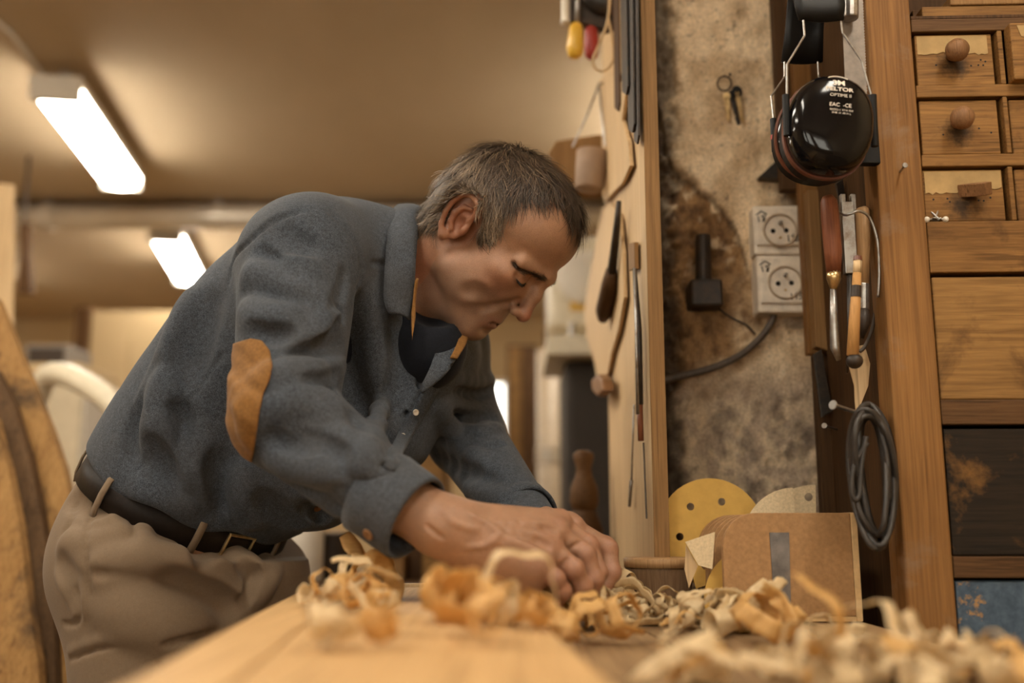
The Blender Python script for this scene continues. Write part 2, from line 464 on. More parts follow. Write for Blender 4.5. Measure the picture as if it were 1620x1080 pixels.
fluorescent(q2.x, q2.y, 'lit fluorescent ceiling light beyond the duct, smaller of the two in view', R(10.5))
fluorescent(0.75, 0.10, 'lit fluorescent ceiling light above the drawer cabinet', 0)
fluorescent(-0.60, 0.00, 'lit fluorescent ceiling light above the near end of the workbench', R(0))
fluorescent(-2.0, 0.7, 'lit fluorescent ceiling light over the middle of the room beside the man', R(0))
fluorescent(-1.2, 1.9, 'lit fluorescent ceiling light over the man', R(0), z=2.60)
fluorescent(0.62, 3.9, 'unseen fluorescent ceiling light over the band saw, added to brighten the ceiling', 0)  # added out of view to light the ceiling and band saw area
fluorescent(-0.93, 6.2, 'added fluorescent ceiling light hidden behind the shoulder of the man', 0)  # put in behind the man to brighten the far ceiling
fluorescent(-3.75, 6.3, 'unseen added fluorescent ceiling light at the far left corner of the room', 0)  # added beyond the left frame edge, also brightens the far ceiling
fluorescent(-3.3, 2.0, 'lit fluorescent ceiling light along the left wall', 0)
# cable to the first fitting
tag(MB().tube([at_z(-60, -10, 2.685), at_z(20, 55, 2.685), at_z(90, 150, 2.685)], 0.008, 8).build('ceiling_cable', 'white'),
    'thin cable running along the ceiling to the nearer fluorescent light', 'cable')

# ================================================================== workbench, workpiece
BZ = 0.90
BR = R(4.7)                                        # the bench runs a little to the left as it recedes
def bench_pt(u, v, z):                             # u across, v along
    c, s_ = math.cos(BR), math.sin(BR)
    return Vector((-0.19 + u * c - v * s_, 0.50 + u * s_ + v * c, z))
bench = thing('workbench', bench_pt(0.3, 0.2, 0), 'wooden workbench with worn brown top covered in shavings', 'workbench')
def plank(name, u0, u1, v0, v1, z0, z1, mat, parent, bev=0.002):
    p = [bench_pt(u, v, z) for z in (z1, z0) for (u, v) in ((u0, v0), (u1, v0), (u1, v1), (u0, v1))]
    return MB().hexa(p).build(name, mat, parent, bev)
ub = [0.008, 0.19, 0.375, 0.575]
right_edge = 0.66
for i in range(3):
    plank('plank', ub[i] + 0.001, ub[i + 1] - 0.001, -0.75, 0.93, BZ - 0.055, BZ, 'benchtop', bench)
# last plank: its outer edge runs straight at the cabinet
o_ = MB().hexa([bench_pt(ub[3] + 0.001, -0.75, BZ), Vector((0.40, -0.2, BZ)), Vector((0.40, 1.38, BZ)), bench_pt(ub[3] + 0.001, 0.93, BZ),
                bench_pt(ub[3] + 0.001, -0.75, BZ - 0.055), Vector((0.40, -0.2, BZ - 0.055)), Vector((0.40, 1.38, BZ - 0.055)), bench_pt(ub[3] + 0.001, 0.93, BZ - 0.055)])
o_.build('plank', 'benchtop', bench, 0.002)
for u, v in ((0.07, -0.65), (0.50, -0.65), (0.07, 0.80), (0.54, 0.80)):
    plank('leg', u - 0.045, u + 0.045, v - 0.045, v + 0.045, 0, BZ - 0.055, 'cabdark', bench, 0.004)
plank('apron', 0.06, 0.52, 0.78, 0.81, BZ - 0.20, BZ - 0.055, 'cabdark', bench)
plank('apron', 0.06, 0.48, -0.66, -0.63, BZ - 0.20, BZ - 0.055, 'cabdark', bench)

WZ = 0.933
wp = thing('workpiece_board', bench_pt(0.12, 0.2, BZ), 'long pale planed board lying on the workbench under the shavings', 'board')
plank('plank', 0.0, 0.052, -0.62, 0.765, BZ + 0.0005, WZ, 'beech', wp, 0.0015)
plank('plank', 0.0535, 0.240, -0.62, 0.765, BZ + 0.0005, WZ - 0.0008, 'beech', wp, 0.0015)
# thin lath behind it
tag(plank('wood_strip', 0.02, 0.26, 0.772, 0.79, BZ + 0.0005, WZ + 0.003, 'ply', None, 0.001), 'thin pale lath lying along the far end of the planed board', 'strip')
# ================================================================== plastered pillar
PY = 1.50
def pillar():
    nx, nz = 150, 330
    x0, x1, z0, z1 = 0.238, 0.475, 0.0, 2.70
    zs = np.concatenate([np.linspace(z0, 0.85, 12)[:-1], np.linspace(0.85, 1.95, 300), np.linspace(1.95, z1, 10)[1:]])
    xs = np.linspace(x0, x1, nx); X, Z = np.meshgrid(xs, zs, indexing='ij')
    # picture position of every point, to place the bare patches the plaster shows
    yc = (PY * FWD.y + (Z - CAMZ) * FWD.z); u = 810 + F * X / yc; w = 540 - F * ((Z - CAMZ) * UP.z + PY * UP.y) / yc
    wob = (fbm(X * 40, Z * 40) - 0.5) * 70
    # bare earthy masonry: left edge strip (darkened as gap shade) and a patch right of it, below the crack
    crack = np.interp(u, [1040, 1060, 1080, 1105, 1130, 1160, 1200, 1240], [120, 245, 285, 290, 310, 350, 470, 520])
    low = np.interp(u, [1040, 1100, 1160, 1200, 1225], [640, 600, 590, 560, 500])
    bare = 1 / (1 + np.exp(-((w - crack) + wob * 0.35) / 3.0))
    bare *= 1 / (1 + np.exp(-((low - w) + wob * 1.0) / 14.0))
    bare *= 1 / (1 + np.exp(-((1190 - u) + wob * 1.1) / 10.0))
    edge = 1 / (1 + np.exp(-((1074 + (w - 400) * 0.012 - u) + wob * 0.5) / 4.0))
    rel = (fbm(X * 25, Z * 25) - 0.5) * 0.016 + (fbm(X * 120, Z * 120) - 0.5) * 0.005
    brick = (fbm(X * 60 + 9, Z * 60, 4) - 0.5) * 0.03
    dy = rel + bare * (0.012 + brick * 0.55) + edge * (0.018 + brick)
    # crack lip stands a little proud
    lip = np.exp(-((w - crack + wob * 0.3) / 9.0) ** 2) * (u < 1180)
    dy -= lip * 0.002
    pl = np.array([0.82, 0.64, 0.42]); pl2 = np.array([0.50, 0.345, 0.195]); grey = np.array([0.40, 0.305, 0.225])
    earth = np.array([0.33, 0.185, 0.075]); earth2 = np.array([0.13, 0.066, 0.027]); dark = np.array([0.035, 0.023, 0.015])
    def lerp(a, b, t): return a + (b - a) * t[..., None]
    n1 = np.clip(fbm(X * 30, Z * 30) * 3.2 - 1.1, 0, 1); n2 = np.clip(fbm(X * 70 + 5, Z * 70) * 2.4 - 0.75, 0, 1)
    c = lerp(np.broadcast_to(pl, X.shape + (3,)), pl2, n1 * 0.75)
    pit = np.clip((fbm(X * 160, Z * 160, 3) - 0.62) * 12, 0, 1)
    c = lerp(c, np.broadcast_to(grey * 0.55, c.shape), pit * 0.7)
    c = lerp(c, np.broadcast_to(grey, c.shape), np.clip((w - 560) / 60, 0, 1) * 0.85)     # dusty lower plaster
    c = lerp(c, np.broadcast_to(pl * 0.86, c.shape), np.clip((w - 600) / 60, 0, 1) * np.clip(n2 * 2.0 - 0.3, 0, 1) * 0.8)
    c = lerp(c, np.broadcast_to(grey * 0.45, c.shape), np.clip((w - 580) / 60, 0, 1) * np.clip((fbm(X * 45 + 20, Z * 45 + 4) - 0.5) * 5, 0, 1) * 0.7)
    c = lerp(c, np.broadcast_to(earth, c.shape), bare)
    c = lerp(c, np.broadcast_to(earth2, c.shape), bare * n2)
    c = lerp(c, np.broadcast_to(pl * 0.95, c.shape), bare * np.clip((fbm(X * 50 + 3, Z * 50) - 0.55) * 9, 0, 1) * np.clip((450 - w) / 80, 0, 1))
    c = lerp(c, np.broadcast_to(dark, c.shape), edge * 0.85)  # shade of the gap beside the board, painted on the left edge
    c = lerp(c, np.broadcast_to(dark, c.shape), np.exp(-((w - crack - 4 + wob * 0.35) / 4.5) ** 2) * (u < 1185) * (u > 1060) * 0.6)
    dirty = np.clip((u - 1222 - wob * 0.5) / 25, 0, 1)
    c = lerp(c, np.broadcast_to(grey * 0.55, c.shape), dirty * 0.7 * (w < 520))
    V = np.stack([X, PY + dy, Z], -1).reshape(-1, 3); nzz = len(zs)
    ii, jj = np.meshgrid(np.arange(nx - 1), np.arange(nzz - 1), indexing='ij')
    a = (ii * nzz + jj).ravel(); Fq = np.stack([a, a + nzz, a + nzz + 1, a + 1], 1)
    # sides and back, tinted dark for the shade in the gap
    b0 = len(V); d = 0.55
    side = []; cs = []
    for j in range(nzz):
        side.append((x0, PY + d, zs[j]));
    for j in range(nzz):
        side.append((x1, PY + d, zs[j]))
    V = np.vstack([V, np.array(side)]); cc = np.vstack([c.reshape(-1, 3), np.tile(dark * 1.2, (2 * nzz, 1))])
    j = np.arange(nzz - 1)
    Fl = np.stack([b0 + j, j, j + 1, b0 + j + 1], 1)
    Fr = np.stack([(nx - 1) * nzz + j, b0 + nzz + j, b0 + nzz + j + 1, (nx - 1) * nzz + j + 1], 1)
    Fb = np.stack([b0 + nzz + j, b0 + j, b0 + j + 1, b0 + nzz + j + 1], 1)
    M['plaster'] = vcol('crumbling_plaster', 0.9, 260, 0.28, 0.6, 0.002)
    o = mk('wall_pillar', V, np.vstack([Fq, Fl, Fr, Fb]), 'plaster', tint=cc, smooth=True)
    return struct(o)
pillar()

# ------------------------------------------------------------------ things on the pillar
def W(px, py, off=0.0): return at(px, py, PY - off)
# iron hinge pin: a rod rising from a block
h = thing('iron_gate_pin', W(1112, 492), 'rusty iron pin rising from a square block fixed in the bare masonry', 'hinge pin')
p = W(1112, 470); MB().box(p + Vector((-0.024, -0.035, -0.021)), p + Vector((0.024, 0.02, 0.021))).build('block', 'iron', h, 0.004)
MB().tube([W(1113, 450, 0.012), W(1112, 372, 0.012)], [0.0125, 0.0118], 16).build('pin', 'iron', h, 0.002)
# keys on a nail
k = thing('key_ring', W(1160, 190, 0.01), 'bunch of small keys on a ring hanging from a nail in the plaster', 'keys')
MB().tube([W(1155, 116, -0.005), W(1155, 118, 0.022)], [0.0016, 0.0022], 8).build('nail', 'iron', k)
ring = []
for i in range(25):
    a = 2 * math.pi * i / 24; ring.append(W(1146 + 11 * math.cos(a), 132 + 11.5 * math.sin(a), 0.012 + 0.003 * math.sin(a)))
MB().tube(ring, 0.0016, 6, False).build('split_ring', 'iron', k, smooth=True)
def key(x0, y0, x1, y1, off, mat, headmat, hs):
    a, b2 = W(x0, y0, off), W(x1, y1, off - 0.004); d = (b2 - a); n = Vector((0, -1, 0)); w = d.cross(n).normalized()
    hd = []
    for i in range(14):
        an = 2 * math.pi * i / 14; hd.append(a + w * math.cos(an) * hs + d.normalized() * math.sin(an) * hs * 1.15)
    o = MB().prism(hd, (0, 0.0022, 0)).build('key', headmat, k, 0.0005)
    bl = [a + w * 0.0038, a - w * 0.0038, b2 - w * 0.0032, b2 - w * 0.001 + d * 0.04, b2 + w * 0.0022]
    bl = bl[:2] + [b2 - w * 0.0032, b2 + d * 0.05, b2 + w * 0.0015, a + d * 0.8 + w * 0.003, a + d * 0.7 + w * 0.0012, a + d * 0.6 + w * 0.003]
    MB().prism(bl, (0, 0.0018, 0)).build('key_blade', mat, o)
key(1150, 152, 1152, 190, 0.012, 'brass', 'brass', 0.006)
key(1166, 145, 1174, 192, 0.016, 'brass', 'blackmat', 0.0088)
key(1158, 150, 1168, 196, 0.008, 'darkblade', 'iron', 0.007)
# double socket: two surface units one above the other
def socket_unit(name, x0, y0, x1, y1, cx, cy, r, label):
    t = thing(name, W((x0 + x1) / 2, y1), label, 'power socket', 'surface sockets on the pillar')
    a, b2 = W(x0, y0, 0.036), W(x1, y1, 0.036)
    MB().box((a.x, PY - 0.034, b2.z), (b2.x, PY + 0.006, a.z)).build('box', 'socket', t, 0.004, seg=3)
    g = W(x0 + 4, y0 + 4, 0.037); g2 = W(x1 - 5, y1 - 14, 0.037)
    MB().box((g.x, PY - 0.0385, g2.z), (g2.x, PY - 0.033, g.z)).build('cover', 'socket', t, 0.0025, seg=2)
    c = W(cx, cy, 0.038); rr = r / ppm(cy, PY - 0.038)
    MB().lathe(c + Vector((0, 0.001, 0)), (0, -1, 0), [(rr, -0.002), (rr * 1.02, 0.003), (rr * 0.98, 0.0045), (rr * 0.90, 0.004), (rr * 0.88, 0.0005)], 36).build('collar', 'socket_in', t, smooth=True)
    MB().lathe(c + Vector((0, 0.0012, 0)), (0, -1, 0), [(rr * 0.89, 0.0), (rr * 0.87, 0.0009)], 32).build('well', 'socket_in', t)
    for dx, dy in ((-0.42, 0.06), (0.36, 0.02)):
        MB().lathe(c + Vector((dx * rr, 0.0, -dy * rr)), (0, -1, 0), [(0.0037, 0.0), (0.0037, 0.0012)], 14).build('contact_hole', 'hole', t)
    MB().lathe(c + Vector((0.0, 0.0, 0.42 * rr)), (0, -1, 0), [(0.0028, 0.0), (0.0026, 0.009), (0.001, 0.011)], 12).build('earth_pin', 'steel', t, smooth=True)
    MB().lathe(c + Vector((0.0, 0.0, -0.45 * rr)), (0, -1, 0), [(0.0022, 0.0), (0.002, 0.0014)], 10).build('screw', 'brass', t)
    # hand-drawn marks on the cover: a bracketed numeral top left, another bottom right
    yk = PY - 0.0388
    def stroke(pts, w=0.0009):
        v = [at(px_, py_, yk) for px_, py_ in pts]
        MB().tube(v, w, 5).build('ink_mark', 'hole', t)
    ox, oy = x0 + 5, y0 + 14
    stroke([(ox, oy + 2), (ox + 8, oy - 4), (ox + 17, oy + 1)]); stroke([(ox + 3, oy + 4), (ox + 5, oy + 13)])
    stroke([(ox + 9, oy + 4), (ox + 15, oy + 2), (ox + 14, oy + 8), (ox + 10, oy + 12)]); stroke([(ox + 10, oy + 3), (ox + 14, oy + 13)])
    ox, oy = x1 - 26, y1 - 32
    stroke([(ox + 2, oy + 4), (ox + 5, oy), (ox + 5, oy + 11)]); stroke([(ox + 9, oy), (ox + 14, oy + 2), (ox + 10, oy + 5), (ox + 15, oy + 9), (ox + 9, oy + 11)])
    stroke([(ox - 3, oy + 2), (ox - 2, oy + 12)])
    return t
socket_unit('wall_socket', 1191, 324, 1276, 402, 1234, 364, 27, 'upper of the two cream surface sockets on the pillar')
socket_unit('wall_socket', 1197, 403, 1281, 494, 1242, 447, 27, 'lower of the two cream surface sockets, with the cable leaving below')
cb = [W(1224, 490, 0.016), W(1222, 505, 0.018), W(1212, 523, 0.016), W(1196, 541, 0.012), W(1172, 561, 0.010), W(1140, 577, 0.009), W(1105, 588, 0.009), W(1070, 596, 0.010), W(1046, 602, 0.012), W(1028, 604, 0.02)]
def smooth_path(pts, n=6):
    pts = [Vector(p) for p in pts]; out = []
    for i in range(len(pts) - 1):
        p0 = pts[max(i - 1, 0)]; p1 = pts[i]; p2 = pts[i + 1]; p3 = pts[min(i + 2, len(pts) - 1)]
        for j in range(n):
            t = j / n
            out.append(0.5 * ((2 * p1) + (p2 - p0) * t + (2 * p0 - 5 * p1 + 4 * p2 - p3) * t * t + (3 * p1 - p0 - 3 * p2 + p3) * t ** 3))
    out.append(pts[-1]); return out
tag(MB().tube(smooth_path(cb), 0.0055, 10).build('power_cable', 'rubber', smooth=True), 'thick grey-brown cable sagging from the sockets across the pillar', 'cable')
tag(MB().tube(smooth_path([W(1137, 488, 0.004), W(1150, 498, 0.001), W(1166, 507, 0.003), W(1182, 515, 0.002), W(1195, 529, 0.004)]), 0.0016, 6).build('thin_wire', 'iron', smooth=True),
    'thin dark wire running from the iron pin to the cable', 'wire')
# dark steel angle bracket under the earmuffs
bk = [W(1196, 286, 0.004), W(1222, 262, 0.004), W(1238, 238, 0.004), W(1250, 238, 0.004), W(1250, 290, 0.004), W(1222, 289, 0.004)]
tag(MB().prism(bk, (0, -0.02, 0)).build('steel_bracket', 'darkblade', bevel=0.001), 'dark triangular steel bracket on the pillar under the earmuffs', 'bracket')

# ================================================================== template panel on edge
TX = 0.181
pn = thing('template_board', (TX + 0.01, 1.55, BZ), 'upright plywood board on edge hung with templates and tools', 'board')
MB().box((TX, 1.30, BZ + 0.001), (TX + 0.021, 1.86, 2.55)).build('panel', 'ply', pn, 0.0008)
MB().box((TX + 0.0005, 1.2965, BZ + 0.001), (TX + 0.0205, 1.30, 2.55)).build('edge_lipping', 'plyedge', pn, 0.0005)
MB().box((TX - 0.005, 1.47, 0.0), (TX + 0.03, 1.84, BZ)).build('foot_post', 'cabdark', pn, 0.003)
def on_panel(px, py, off=0.0): return at_x(px, py, TX - off)
def tpl(name, pts, label, cat, mat='ply', off=0.004, th=0.005, group=None, bev=0.0006, parent=None):
    o = MB().prism([on_panel(x, y, off) for x, y in pts], (-th, 0, 0)).build(name, mat, parent, bev)
    if parent is None: tag(o, label, cat, group)
    return o
# pale violin-waisted templates hanging on the face
up = [(953, 128), (968, 112), (985, 118), (995, 150), (990, 190), (1000, 225), (1003, 262), (990, 290), (974, 305), (962, 320), (953, 300), (956, 262), (954, 230), (960, 205), (956, 170)]
tpl('wood_template', up, 'pale wooden shape template with wavy edge, upper one on the board', 'template', off=0.004, th=0.006)
lo = [(957, 330), (973, 322), (985, 345), (991, 400), (993, 470), (984, 520), (972, 560), (966, 593), (949, 596), (944, 570), (932, 535), (928, 490), (938, 430), (947, 380)]
lt = tpl('wood_template', lo, 'pale pear-shaped wooden template with a tapered tail, lower one on the board', 'template', off=0.004, th=0.006)
# dark long tool hung over the lower template
kt = thing('long_scraper', on_panel(958, 500, 0.016), 'dark slim tool with thick handle hanging over the pear-shaped template', 'tool')
MB().tube([on_panel(979, 318, 0.017), on_panel(976, 360, 0.018), on_panel(968, 430, 0.020)], [0.004, 0.006, 0.008], 10).build('shank', 'iron', kt, smooth=True)
MB().tube([on_panel(968, 425, 0.020), on_panel(965, 450, 0.022), on_panel(957, 490, 0.022), on_panel(954, 503, 0.022)], [0.009, 0.014, 0.016, 0.010], 12).build('handle', 'cabdark', kt, smooth=True)
kn = tpl('wooden_bobbin', [(952, 600), (962, 592), (970, 600), (972, 618), (962, 627), (953, 618)], 'small brown knob hanging below the pear-shaped template', 'knob', 'knobwood', 0.010, 0.02, bev=0.004)
# hanging blades, rulers at the top
bl = [(972, -40, 8, 176, 'cabdark', 'long red-brown saw spine hanging at the top of the board', 0.010),
      (984, -40, 9, 150, 'darkblade', 'dark steel blade hanging nearest the red-brown spine', 0.014),
      (994, -40, 9, 210, 'darkblade', 'dark steel blade hanging in the middle of the row', 0.010),
      (1003, -40, 7, 228, 'iron', 'longest dark blade hanging beside the board edge', 0.006)]
for x, y0, w, y1, mat, lab, off in bl:
    a = at_x(x, y0, TX - off); x2 = x + 1.5
    pts = [(x, y0), (x + w, y0), (x + w + 3, y1 - 14), (x + w * 0.7 + 3, y1), (x + 3, y1 - 5)]
    tpl('steel_strip', pts, lab, 'blade', mat, off, 0.003, 'blades hanging on the template board', 0.0003)
# long thin steel rods and a round file lower down
st = thing('long_file', on_panel(1008, 660, 0.008), 'long steel file with brown tang hanging on the board edge', 'file')
MB().tube([on_panel(1004, 425, 0.008), on_panel(1010, 520, 0.009), on_panel(1012, 640, 0.009)], [0.003, 0.005, 0.005], 8).build('blade', 'darkblade', st, smooth=True)
MB().tube([on_panel(1004, 424, 0.014), on_panel(1007, 560, 0.016), on_panel(1009, 655, 0.014)], [0.0016, 0.0016, 0.0024], 6).build('bright_edge', 'steel', st, smooth=True)
MB().tube([on_panel(1012, 640, 0.009), on_panel(1014, 697, 0.009)], [0.0045, 0.004], 8).build('tang', 'redbrown', st, smooth=True)
sk = thing('steel_skewer', on_panel(996, 800, 0.008), 'thin bright steel rod hanging low on the board', 'rod')
MB().tube([on_panel(1003, 640, 0.006), on_panel(999, 760, 0.007)], 0.0014, 6).build('shaft', 'steel', sk, smooth=True)
MB().tube([on_panel(999, 760, 0.007), on_panel(996, 800, 0.007)], [0.003, 0.0026], 8).build('tip', 'steel', sk, smooth=True)
tag(MB().tube([on_panel(1018, 700, 0.004), on_panel(1023, 820, 0.004)], 0.0013, 6).build('cord', 'rubber'), 'thin dark cord hanging down the lower board', 'cord')
tpl('wood_offcut', [(1000, 385), (1010, 383), (1011, 425), (1001, 428)], 'small brown wood offcut pinned on the board above the file', 'offcut', 'plyedge', 0.003, 0.006)
# shelf corner at the top with coloured handles
tsh = thing('tool_bracket', at(935, 30, 1.62), 'dark tool bracket with grey disc at the top of the board', 'bracket')
MB().prism([at(902, -40, 1.62), at(902, 32, 1.62), at(962, 46, 1.62), at(975, 40, 1.62), at(975, -40, 1.62)], (0, 0.02, 0)).build('plate', 'iron', tsh, 0.002)
MB().lathe(at(962, -20, 1.615), (0, -1, 0), [(0.052, 0), (0.054, 0.004), (0.03, 0.010), (0.01, 0.012)], 28).build('disc', 'darkblade', tsh, smooth=True)
wt = thing('white_tube', at(894, 36, 1.60), 'white plastic tube with flared end beside the yellow handle', 'tube')
MB().lathe(at(894, 37, 1.60), (0, 0, 1), [(0.0085, 0), (0.0085, 0.003), (0.0068, 0.006), (0.0068, 0.08)], 16).build('barrel', 'white', wt, smooth=True)
yh = thing('yellow_screwdriver', at(911, 92, 1.60), 'yellow plastic tool handle hanging at the top of the board', 'tool')
MB().lathe(at(909, 92, 1.60), (0.06, 0, 1), [(0.006, 0), (0.012, 0.004), (0.0155, 0.02), (0.0135, 0.04), (0.0125, 0.055), (0.010, 0.062)], 18).build('grip', 'yellow', yh, smooth=True)
MB().tube([at(913, 36, 1.60), at(914, -30, 1.60)], 0.004, 8).build('shaft', 'steel', yh, smooth=True)
rh = thing('red_screwdriver', at(936, 90, 1.62), 'dark red plastic tool handle beside the yellow one', 'tool')
MB().lathe(at(936, 94, 1.63), (0.0, 0, 1), [(0.005, 0), (0.010, 0.005), (0.0135, 0.02), (0.0125, 0.04), (0.0115, 0.055), (0.008, 0.062)], 18).build('grip', 'red', rh, smooth=True)
MB().tube([at(936, 36, 1.63), at(936, -30, 1.63)], 0.004, 8).build('shaft', 'steel', rh, smooth=True)
lp = smooth_path([at(966, -30, 1.56), at(962, 30, 1.56), at(948, 70, 1.56), (at(938, 95, 1.56)), at(942, 108, 1.56), at(952, 113, 1.56), at(963, 107, 1.56), at(970, 92, 1.56), at(968, 60, 1.56), at(963, 30, 1.56)])
tag(MB().tube(lp, 0.0022, 8).build('wire_loop', 'ply', smooth=True), 'loop of pale cord hanging over the red handle', 'cord loop')
# hanging pot by a wire, at the far end of the board
pt_ = thing('hanging_pot', at(930, 305, 1.72), 'grey-brown metal pot hanging by a wire behind the head', 'pot')
MB().lathe(at(932, 300, 1.72), (0.1, 0, 1), [(0.024, 0), (0.026, 0.004), (0.028, 0.04), (0.029, 0.072), (0.027, 0.072), (0.025, 0.02)], 24).build('pot', plain('dull_brown_tin', (0.30, 0.20, 0.13), 0.65, 0.0), pt_, smooth=True)
MB().tube([at(906, 232, 1.72), at(930, 180, 1.72), at(948, 132, 1.74), at(962, 132, 1.76)], 0.002, 6).build('wire', 'steel', pt_)
MB().tube([at(957, 232, 1.72), at(952, 180, 1.72), at(948, 132, 1.74)], 0.002, 6).build('wire', 'steel', pt_)
wbk = MB().prism([at(868, 240, 1.8), at(880, 222, 1.8), at(945, 212, 1.8), at(962, 212, 1.8), at(962, 300, 1.8), at(880, 300, 1.8)], (0, 0.05, 0)).build('wood_block', 'plyedge', bevel=0.004)
tag(wbk, 'tan wooden block behind the hanging pot', 'block')

# ================================================================== drawer cabinet
CY = 1.12; CX = 0.431; CA = R(-2.2)
cdir = Vector((math.cos(CA), math.sin(CA), 0)); cnor = Vector((math.sin(CA), -math.cos(CA), 0))   # along the front, out of the front
C0 = Vector((CX, CY, 0))
def cab(px, py, out=0.0):
    d = ray(px, py); t = ((C0 + cnor * out) - CAM).dot(cnor) / d.dot(cnor)
    return CAM + d * t
def cslab(px0, py0, px1, py1, out, back, name, mat, parent, bev=0.0015, x1=None):
    """board on the cabinet front between two picture corners; out/back = distance of front/back face from the front plane"""
    a, b2 = cab(px0, py0, out), cab(px1, py1, out)
    u0 = (a - C0).dot(cdir); u1 = (b2 - C0).dot(cdir) if x1 is None else x1
    P = lambda u, o_, z: C0 + cdir * u + cnor * o_ + Vector((0, 0, z))
    p = [P(u0, out, b2.z), P(u1, out, b2.z), P(u1, out, a.z), P(u0, out, a.z), P(u0, back, b2.z), P(u1, back, b2.z), P(u1, back, a.z), P(u0, back, a.z)]
    return MB().hexa(p).build(name, mat, parent, bev)
cb_ = thing('drawer_cabinet', C0 + cdir * 0.3, 'tall old wooden cabinet of small and large drawers', 'cabinet')
P = lambda u, o_, z: C0 + cdir * u + cnor * o_ + Vector((0, 0, z))
def cbox(u0, u1, o0, o1, z0, z1, name, mat, parent=cb_, bev=0.002):
    p = [P(u0, o0, z0), P(u1, o0, z0), P(u1, o0, z1), P(u0, o0, z1), P(u0, o1, z0), P(u1, o1, z0), P(u1, o1, z1), P(u0, o1, z1)]
    return MB().hexa(p).build(name, mat, parent, bev)
CW = 0.62
cbox(0.0, 0.053, 0.0, -0.05, 0, 2.05, 'post', 'cabwood_z', bev=0.003)
cbox(CW - 0.05, CW, 0.0, -0.05, 0, 2.05, 'post', 'cabwood_z', bev=0.003)
cbox(0.004, 0.022, -0.0505, -0.27, 0, 2.05, 'side_panel', 'cabdark')
cbox(CW - 0.022, CW - 0.004, -0.0505, -0.27, 0, 2.05, 'side_panel', 'cabdark')
cbox(0.022, CW - 0.022, -0.25, -0.27, 0, 2.05, 'back_panel', 'cabdark')
cbox(0.053, CW - 0.05, -0.002, -0.03, 0.0, 0.10, 'plinth', 'cabdark')
cbox(0.0, CW, 0.01, -0.28, 2.05, 2.08, 'top', 'cabwood')
def rail(y0, y1, mat='cabwood', out=-0.001):
    return cslab(1438, y0, 1620, y1, out, -0.028, 'rail', mat, cb_, 0.0015, CW - 0.05)
U0 = 0.0535
def zat(py): return cab(1530, py).z
rails = [(28, 48, 'raildark'), (133, 152, 'cabwood'), (243, 262, 'cabwood'), (349, 430, 'cabwood'), (632, 671, 'raildark'), (880, 914, 'raildark')]
for y0, y1, mt in rails:
    cbox(U0, CW - 0.0505, -0.001, -0.03, zat(y1), zat(y0), 'rail', mt, bev=0.0012)
# small drawers: two columns seen, three rows
def fill_drawer(px0, py0, px1, py1, label, mat, knob, parent=cb_, papered=False, u1=None, out=-0.006):
    a, b2 = cab(px0, py0, out), cab(px1, py1, out)
    u0 = (a - C0).dot(cdir); u1 = (b2 - C0).dot(cdir) if u1 is None else u1
    zt, zb = zat(py0), zat(py1)
    kc = P((u0 + u1) / 2 - 0.002, out, (zb + zt) / 2 - (0.006 if knob == 'round' else 0.012)) - Vector(ROOT[cb_.name])
    M['smudged'] = wood('greasy_drawer_front', (0.14, 0.064, 0.018), (0.35, 0.180, 0.056), 'X', 0.9, 0.55, (0.060, 0.027, 0.010), 0.64, smudge=[(tuple(kc), 0.022)])
    d = cbox(u0, u1, out, out - 0.018, zb, zt, 'drawer', 'smudged', parent, 0.0015)
    d['label'] = label
    ROOT[d.name] = ROOT[cb_.name]
    cbox(u0 + 0.004, u1 - 0.004, out - 0.0185, -0.23, zb + 0.004, zt - 0.012, 'drawer_box', 'cabdark', d, 0)
    um, zm = (u0 + u1) / 2, (zb + zt) / 2
    if knob == 'round':
        c = P(um - 0.004, out, zm + 0.004)
        MB().lathe(c, cnor, [(0.006, 0), (0.006, 0.006), (0.011, 0.010), (0.0138, 0.017), (0.0125, 0.024), (0.007, 0.0285), (0.001, 0.0295)], 22).build('knob', 'knobwood', d, smooth=True)
    if knob == 'stub':
        c = P(um + 0.0, out, zm + 0.006)
        m_ = Matrix((cdir, -cnor, Vector((0, 0, 1)))).transposed()
        m2 = m_ @ rotm((R(12), R(-18), R(35)))
        MB().box((-0.006, -0.030, -0.0075), (0.009, 0.004, 0.0075), m2, c).build('knob', 'knobwood', d, 0.001)
    if papered:
        n = 22; top = []; botp = []
        for i in range(n + 1):
            u = u0 + 0.002 + (u1 - u0 - (0.008 if papered == 1 else 0.004)) * i / n
            botp.append(P(u, out + 0.0004, zt - (0.026 if papered == 1 else 0.031) + 0.006 * (fbm(i * 0.9 + papered * 7, 1.7) - 0.45) * 2 + (0.007 * i / n if papered == 2 else 0)))
            top.append(P(u, out + 0.0004, zt - 0.002))
        MB().prism(botp + top[::-1], -cnor * -0.0004).build('torn_paper', 'paper', d)
    # woodworm holes
    rr = random.Random(int(px0 * 7 + py0))
    if knob == 'round' or knob == 'stub':
        for i in range(9):
            u = u0 + (u1 - u0) * rr.uniform(0.06, 0.94); z = zb + (zt - zb) * rr.uniform(0.36, 0.50)
            if abs(u - um) < 0.016: continue
            MB().lathe(P(u, out, z), cnor, [(0.0013, -0.001), (0.0012, 0.0002)], 8).build('worm_hole', 'hole', d)
    return d
